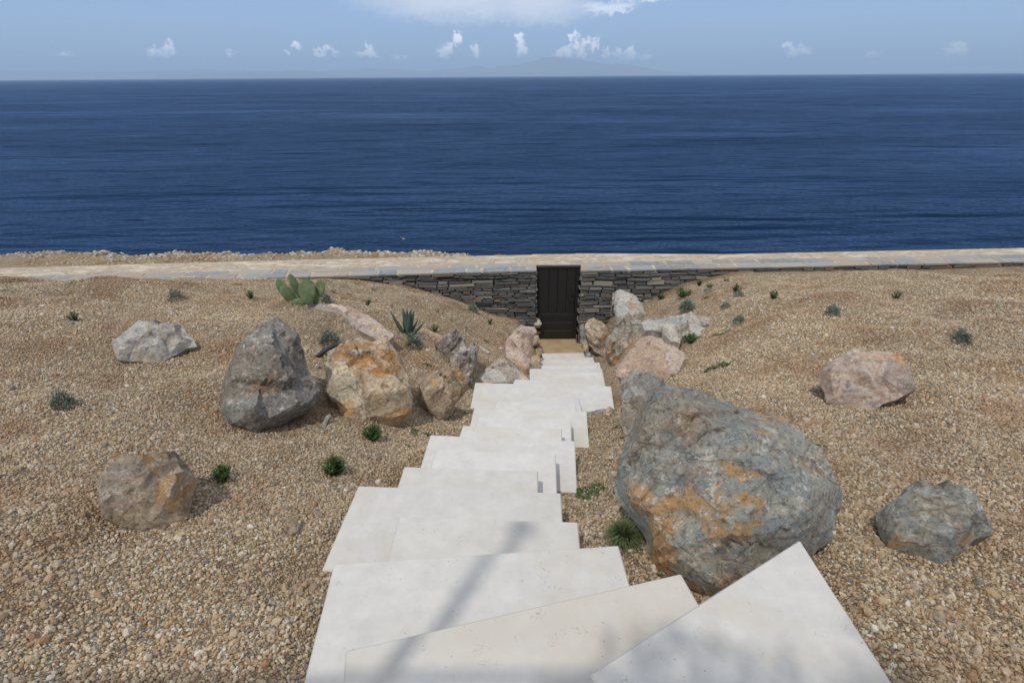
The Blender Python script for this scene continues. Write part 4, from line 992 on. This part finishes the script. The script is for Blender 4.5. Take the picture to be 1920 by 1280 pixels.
S('shrub', 'small dark green shrub upper middle of the right bank', 1311, 537, 13, 15, ml_green, 110)
S('shrub', 'green shrub just above a grey one at the upper right', 1330, 540, 17, 11, ml_green, 120)
S('shrub', 'low greyish green shrub on the upper right bank', 1328, 549, 20, 7, ml_silver, 90, 'leafy')
S('shrub', 'small green shrub highest on the right bank near the wall', 1360, 528, 14, 9, ml_green, 100)
S('shrub', 'dark green shrub at the right edge of the photo', 1380, 549, 20, 18, ml_green, 150)
S('shrub', 'silver shrub at the right edge below the dark green shrub', 1384, 558, 18, 12, ml_silver, 100, 'leafy')
S('shrub', 'small round silver shrub on the middle of the right bank', 1360, 578, 16, 12, ml_silver, 100, 'leafy')
S('shrub', 'silver grey shrub at the right edge above the flat topped boulder level', 1385, 606, 20, 16, ml_silver, 100, 'leafy')
S('shrub', 'bright green shrub under the front lip of the flat topped boulder', 1295, 642, 34, 22, ml_green, 260)
S('grass_tuft', 'thin green runner trailing right of the flat topped boulder', 1352, 628, 34, 8, ml_green, 60, 'creep', cat='grass')
S('weed', 'spreading dark green weed in the gravel right of the large pink boulder', 1346, 690, 36, 12, ml_green, 120, 'creep', cat='weed')
S('weed', 'tiny green weeds in the middle of the right bank gravel', 1322, 560, 20, 4, ml_green, 40, 'creep', cat='weed')
S('weed', 'small brown dried weed beside the right edge of the middle steps', 1066, 914, 26, 8, ml_dry, 40, 'creep', cat='weed')
S('weed', 'small brown dried weed right of the steps beyond the middle ones', 1093, 823, 16, 6, ml_dry, 36, 'creep', cat='weed')
S('weed', 'dry brown stalks on the gravel left below the wall', 820, 585, 22, 9, ml_dry, 40, cat='weed')
S('weed', 'dry brown stalks in gravel right of the cactus', 700, 545, 20, 9, ml_dry, 40, cat='weed')
S('weed', 'dry rust coloured stalks above the agave', 735, 576, 18, 9, ml_dry, 40, cat='weed')
S('weed', 'dry twigs with small buds under the left wall coping', 774, 547, 22, 9, ml_dry, 36, cat='weed')
S('weed', 'dark dry stalks beside the small green shrub on the left bank', 932, 590, 12, 10, ml_dry, 36, cat='weed')
for u, v, w_, lb in ((655,552,16,'dry brown weed between the cactus and the wall on the left bank'),(845,600,12,'dry brown weed in the middle of the left bank'),(868,652,12,'dry weed just above the purple forked rock'),
        (790,662,12,'dry weed right of the silver shrub below the agave'),(1215,892,0,''),(1120,862,14,'dry rusty weed in the strip of gravel right of the steps'),(1132,812,12,'dry weed beside the steps near the small tan stone'),
        (575,835,22,'dry rust brown weed below the standing boulder'),(560,935,18,'dry weed low in the left foreground gravel'),(1310,700,14,'dry reddish weed right of the pink boulder'),(1330,590,12,'dry weed on the right bank above the flat topped boulder')):
    if w_: S('weed', lb, u, v, w_, w_*.45, ml_dry, 40, 'creep', cat='weed')
for u, v, w_, h_, m_, n_, k_, lb in ((1450,560,22,18,ml_green,150,'needle','green shrub on the bank just outside the right edge'),(1560,590,24,18,ml_silver,120,'leafy','silver shrub further out on the right bank'),(1680,560,22,16,ml_green,120,'needle','green shrub far out on the right bank'),
      (1520,860,40,34,ml_green,300,'needle','green shrub in gravel right of the huge boulder'),(1800,640,30,22,ml_silver,150,'leafy','silver shrub at the far right of the frame'),
      (470,560,22,18,ml_green,150,'needle','green shrub on the bank left of the cactus'),(330,560,24,16,ml_silver,120,'leafy','silver shrub further left below the wall'),(420,900,40,34,ml_green,300,'needle','green shrub in gravel below the standing boulder'),
      (140,600,26,18,ml_green,140,'needle','green shrub at the far left of the bank'),(120,760,36,26,ml_silver,170,'leafy','silver shrub at the far left edge of the frame')):
    S('shrub', lb, u, v, w_, h_, m_, n_, k_)

# agave
def px_len(px, p): return px / F * hdist(p)
p = ground(762, 628); ag = tag(empty('agave', p), 'dark blue green agave with upright pointed leaves on the left bank', 'agave')
for (tu, tv, lean) in ((732,583,.0),(755,576,.1),(763,577,-.1),(771,578,.0),(777,580,.1),(797,601,.0),(758,583,.25),(768,584,-.2),(742,600,.15),(785,596,.2)):
    d = ray(tu, tv); t = (p + Vector((0, lean*.3, 0)) - CAM).dot(Vector((0, 1, 0))) / d.y; tip = CAM + d*t
    base = p + Vector(((tip.x - p.x)*.12, lean*.05, -.02)); vs, fs = [], []
    L = (tip - base).length; side = (tip - base).cross(Vector((0, 1, .4))).normalized(); nn = side.cross(tip - base).normalized()
    bend = Vector((0, 0, -1))*abs(tip.x - p.x)*.10; n = 9
    for i in range(n + 1):
        t = i / n; wv = L*.085*math.sin(min(1, t*1.5 + .25)*math.pi*.5)*(1 - t**2.2) + .0015
        c = base.lerp(tip, t) + bend*4*t*(1 - t)
        for a, b_ in ((-1, .0), (-.5, .30), (0, .42), (.5, .30), (1, .0), (0, .75)):
            vs.append(c + side*wv*a - nn*wv*(b_ - .5)*(.6))
    for i in range(n):
        for k in range(6):
            order = [0, 1, 2, 3, 4, 5]; a = i*6 + order[k]; b_ = i*6 + order[(k+1) % 6]; fs.append((a, b_, b_+6, a+6))
    link('leaf', mesh('leaf', vs, fs, True), m_agave, ag)

# prickly pear
p = ground(566, 572); ca_ = tag(empty('prickly_pear', p), 'prickly pear cactus with broad flat green pads at the upper left beside the wall', 'cactus')
def pad(poly_c, w_, h_, ang, yaw, dy):
    """centre pixel, width and height in px, tilt in the picture, turn about the vertical"""
    d = ray(*poly_c); t = (p.y + dy) / d.y; c = CAM + d*t; sc0 = hdist(c) / F
    vs, fs = [], []; n, rws = 22, 8
    for r_ in range(rws + 1):
        ph = math.pi * r_ / rws
        for k in range(n):
            th = 2*math.pi*k/n; x = math.sin(ph)*math.cos(th); z = math.sin(ph)*math.sin(th); y = math.cos(ph)
            e = 1 + .10*z; wob = 1 + .03*noise.noise(Vector((x*2, z*2, yaw)))
            vs.append(Vector((x*w_*.5*sc0*e*wob, y*max(.022, .05*w_*sc0)*(1 - .2*z) + .012*noise.noise(Vector((x*2.5, z*2.5, 3+yaw))), z*h_*.5*sc0*wob)))
    for r_ in range(rws):
        for k in range(n): fs.append((r_*n+k, r_*n+(k+1) % n, (r_+1)*n+(k+1) % n, (r_+1)*n+k))
    M = Matrix.Rotation(R(yaw), 3, 'Z') @ Matrix.Rotation(R(-12), 3, 'X') @ Matrix.Rotation(R(ang), 3, 'Y')
    o = link('cactus_pad', mesh('cactus_pad', [M @ v + c for v in vs], fs, True), m_cactus, ca_)
for a in (((576,547), 31, 50, 4, 18, -.05), ((600,541), 24, 36, 18, -25, .06), ((554,537), 17, 52, -10, 58, .05), ((541,552), 22, 40, -28, 35, .10), ((560,568), 26, 18, 0, 10, .0), ((592,560), 14, 26, 12, 10, .02), ((528,538), 24, 34, -20, -20, .2)):
    pad(*a)

# twigs, cords, clip of pipe
def twig(name, label, pts, r, m, cat='twig', z=.012):
    P = [ground(u, v) + Vector((0, 0, z)) for u, v in pts]; mb = MB(); c = P[0].copy()
    mb.tube([q - c for q in P], r, 6); o = mb.build(name, m, smooth=True); o.location = c
    return tag(o, label, cat)
twig('twig', 'dark bare twig lying on gravel above the pale ledge rock', [(911,622),(916,619),(917,614)], .006, ml_dry)
twig('twig', 'thin dry twig lying across the gravel below the left wall', [(761,543),(775,546),(790,549)], .005, ml_dry)
twig('twig', 'thin dry twig on the gravel left of the agave', [(708,572),(720,573),(728,574)], .005, ml_dry)
twig('twig', 'pale bare twig lying on the right bank below the wide green shrub', [(1268,561),(1284,559),(1296,557)], .006, m_cord)
twig('twig', 'long brown twig right of the flat topped boulder', [(1330,634),(1345,628),(1372,622)], .010, ml_dry)
q0 = ground(700, 627); tw = MB(); tw.tube([q0, q0 + Vector((.16, -.02, .02))], .005, 6); tw.tube([q0 + Vector((.15, -.02, .02)), q0 + Vector((.15, -.02, .10))], .005, 6)
for f_ in range(len(tw.v)): tw.v[f_] = tuple(Vector(tw.v[f_]) - q0)
o = tw.build('twig', ml_dry); o.location = q0 + Vector((.12, .05, .10)); tag(o, 'forked black twig resting on the right end of the long pink slab rock', 'twig')
# irrigation cords by the brown boulder
def cord(label, pts, y):
    P = [on_y(u, v, yy) for (u, v), yy in zip(pts, y)]; mb = MB(); c = P[0].copy(); mb.tube([q - c for q in P], .007, 6); o = mb.build('cord', m_cord, smooth=True); o.location = c; tag(o, label, 'cord')
yb = ground(1146, 612).y
cord('pale cord hanging in a curve at the left side of the tall wedge boulder', [(1149,567),(1147,574),(1145.5,583),(1145.5,590),(1148,595)], [yb-.1]*5)
cord('pale cord loop on the ground between the brown boulder and the wedge boulder', [(1139,618),(1144,612),(1150,611),(1151,614),(1146,618),(1141,620),(1139,618)], [yb-.45]*7)
# bent piece of black plastic
q0 = ground(604, 672); vs, fs = [], []
for i in range(9):
    t = i/8; c = Vector((-.05 + .26*t, .30*t, .03 + .05*math.sin(t*3.1)))
    wv = .045*(.6 + .4*math.sin(t*3.14)); vs += [c + Vector((-wv, .01, .0)), c + Vector((wv, -.01, .02)), c + Vector((wv, -.01, -.005)), c + Vector((-wv, .01, -.02))]
for i in range(8):
    for k in range(4): fs.append((i*4+k, i*4+(k+1) % 4, (i+1)*4+(k+1) % 4, (i+1)*4+k))
fs += [(3,2,1,0), (32,33,34,35)]
o = link('plastic_sheet', mesh('plastic_sheet', vs, fs), m_plastic); o.location = q0; tag(o, 'scrap of black plastic sticking out of the gravel beside the orange boulder', 'plastic scrap')

# ------------------------------------------------------------------ air
m_haze = bpy.data.materials.new('haze'); m_haze.use_nodes = True
for n_ in list(m_haze.node_tree.nodes):
    if n_.type != 'OUTPUT_MATERIAL': m_haze.node_tree.nodes.remove(n_)
pv = m_haze.node_tree.nodes.new('ShaderNodeVolumePrincipled')
pv.inputs['Color'].default_value = (.66,.83,1.0,1); pv.inputs['Density'].default_value = 3.0e-5; pv.inputs['Anisotropy'].default_value = 0.0
m_haze.node_tree.links.new(pv.outputs[0], m_haze.node_tree.nodes['Material Output'].inputs['Volume'])
mb = MB(); mb.box(-150000, 150000, -400, 125000, -60, 2700)
tag(mb.build('haze', m_haze), kind='stuff')

# ------------------------------------------------------------------ gull flying over the sea
gc = CAM + ray(755, 447) * 46.0
gull = tag(empty('seagull', gc), 'seagull gliding over the sea above the left part of the wall', 'bird')
k = 46.0 / F*.5
vs, fs = [], []; n = 10
prof = [(-.22, .004), (-.17, .022), (-.10, .038), (0, .055), (.10, .052), (.17, .036), (.20, .03), (.235, .032), (.26, .02), (.30, .004)]
for x, r_ in prof:
    for j in range(n): th = 6.2832*j/n; vs.append(gc + Vector((x*.6, -x*.55, 0)).normalized()*abs(x)*(1 if x > 0 else -1)*1.0 + Vector((.3*math.cos(th)*r_, 1.0*math.cos(th)*r_, math.sin(th)*r_)))
for i in range(len(prof)-1):
    for j in range(n): fs.append((i*n+j, i*n+(j+1) % n, (i+1)*n+(j+1) % n, (i+1)*n+j))
link('body', mesh('body', vs, fs, True), m_gull, gull)
def wing(tip_uv, mid_uv, nm):
    P = [gc, CAM + ray(*mid_uv)*45.9, CAM + ray(*tip_uv)*46.2]; vs, fs = [], []
    for i in range(9):
        t = i/8; c = P[0].lerp(P[1], t*2) if t < .5 else P[1].lerp(P[2], t*2 - 1)
        ch = .17*(1 - t**2.5)*.9 + .012; up_ = Vector((.5, -.55, .25)).normalized()
        vs += [c + up_*ch*.45, c + Vector((0, 0, .014*(1-t))), c - up_*ch*.55, c - Vector((0, 0, .010*(1-t)))]
    for i in range(8):
        for q in range(4): fs.append((i*4+q, i*4+(q+1) % 4, (i+1)*4+(q+1) % 4, (i+1)*4+q))
    fs += [(3,2,1,0), (32,33,34,35)]
    link('wing', mesh('wing', vs, fs, True), m_gull, gull)
wing((747.5,445.5), (751,444.5), 'a'); wing((754,451.5), (757,447), 'b')

# ------------------------------------------------------------------ out of view: slatted roof and pole added to cast shade, and the tree
shadow_foot = on_z(725, 1232, -.175); tipg = on_z(975, 995, -.525)  # foot and tip of the diagonal shadow that the added pole casts
RZ = 2.95
roofedge = shadow_foot + SUNV * ((RZ - shadow_foot.z) / SUNV.z)
pole_top = tipg + SUNV * (((shadow_foot - tipg).length * math.tan(SUN_EL) + RZ - tipg.z) / SUNV.z) if False else None
top_z = RZ
for _ in range(60):
    c = tipg + SUNV*((top_z - tipg.z)/SUNV.z)
    if top_z > 4.6: break
    top_z += .05
print('roof', roofedge, 'pole_at', c, top_z)
roof_root = tag(empty('shade_roof', (roofedge.x - 1.5, roofedge.y - 1.5, 0)), 'slatted white roof added out of view behind the camera to shade the nearest steps', 'shade_roof')  # unseen roof added for its shadow; open slats keep the shade partial
ry = on_z(800, 1243, -.175); ry = (ry + SUNV*((RZ + .175)/SUNV.z)).y
rx1 = on_z(1120, 1243, -.175); rx1 = (rx1 + SUNV*((RZ + .175)/SUNV.z)).x
for k in range(40):
    mb = MB(); yy = ry - .045 - k*.095; mb.box(rx1 - 5.0, rx1, yy - .018, yy + .018, RZ - .03, RZ); mb.build('slat', m_white, roof_root)
for x in (rx1 - 4.9, rx1 - 2.5, rx1 - .1):
    mb = MB(); mb.box(x - .04, x + .04, ry - 3.9, ry - .02, RZ - .15, RZ - .031); mb.build('rafter', m_white, roof_root)
for x, y in ((rx1 - 4.9, ry - .5), (rx1 - 4.9, ry - 3.8), (rx1 - .1, ry - 3.8)):
    mb = MB(); mb.box(x - .05, x + .05, y - .05, y + .05, -.3, RZ - .151); mb.build('post', m_white, roof_root)
pole = tag(empty('shadow_pole', (c.x, c.y, -.2)), 'slim white pole added out of view behind the camera to cast the diagonal shadow', 'pole')  # unseen pole added for the diagonal shadow on the near steps
mb = MB(); mb.tube([(c.x, c.y, -.3), (c.x, c.y, top_z)], .036, 14); mb.build('shaft', m_white, pole, smooth=True)
mb = MB(); mb.tube([(c.x, c.y, top_z - .02), (c.x, c.y, top_z + .05), (c.x, c.y, top_z + .09)], [.05, .075, .035], 14); mb.build('pole_cap', m_white, pole, smooth=True)  # unlit cap, added to broaden the end of the pole's shadow
# olive tree, its lowest boughs over the right
tr = tag(empty('olive_tree', (1.9, -2.6, -.1)), 'olive tree behind the camera shading the nearest steps', 'tree')
cc = on_z(1255, 1330, 0.0) + SUNV*3.3
mb = MB(); mb.tube([(1.9, -2.6, -.2), (1.75, -2.4, .8), (1.4, -1.9, 1.9), (cc.x + .4, cc.y - .3, cc.z - .25), (cc.x, cc.y, cc.z)], [.16, .12, .09, .05, .02], 10); mb.build('trunk', m_bark, tr, smooth=True)
mb = MB(); rnd = random.Random(3)
blobs = [(cc, .30), (cc + Vector((.36, -.10, .05)), .26), (cc + Vector((-.26, -.12, .05)), .22), (cc + Vector((.75, -.05, .1)), .26), (cc + Vector((.1, -.5, .2)), .5), (cc + Vector((.8, -.7, .1)), .6), (cc + Vector((1.4, -.9, -.1)), .6)]
for ctr, rad in blobs:
    for _ in range(int(1500*rad)):
        v = Vector((rnd.gauss(0, 1), rnd.gauss(0, 1), rnd.gauss(0, 1))).normalized()*rad*rnd.random()**.4
        q = ctr + v; dr = Vector((rnd.uniform(-1, 1), rnd.uniform(-1, 1), rnd.uniform(-1, .6))).normalized(); sd_ = dr.cross(Vector((rnd.uniform(-1, 1), rnd.uniform(-1, 1), 1))).normalized()*.012
        mb.tri(q - sd_, q + sd_, q + dr*.07, rnd.random())
mb.build('crown', ml_silver, tr)
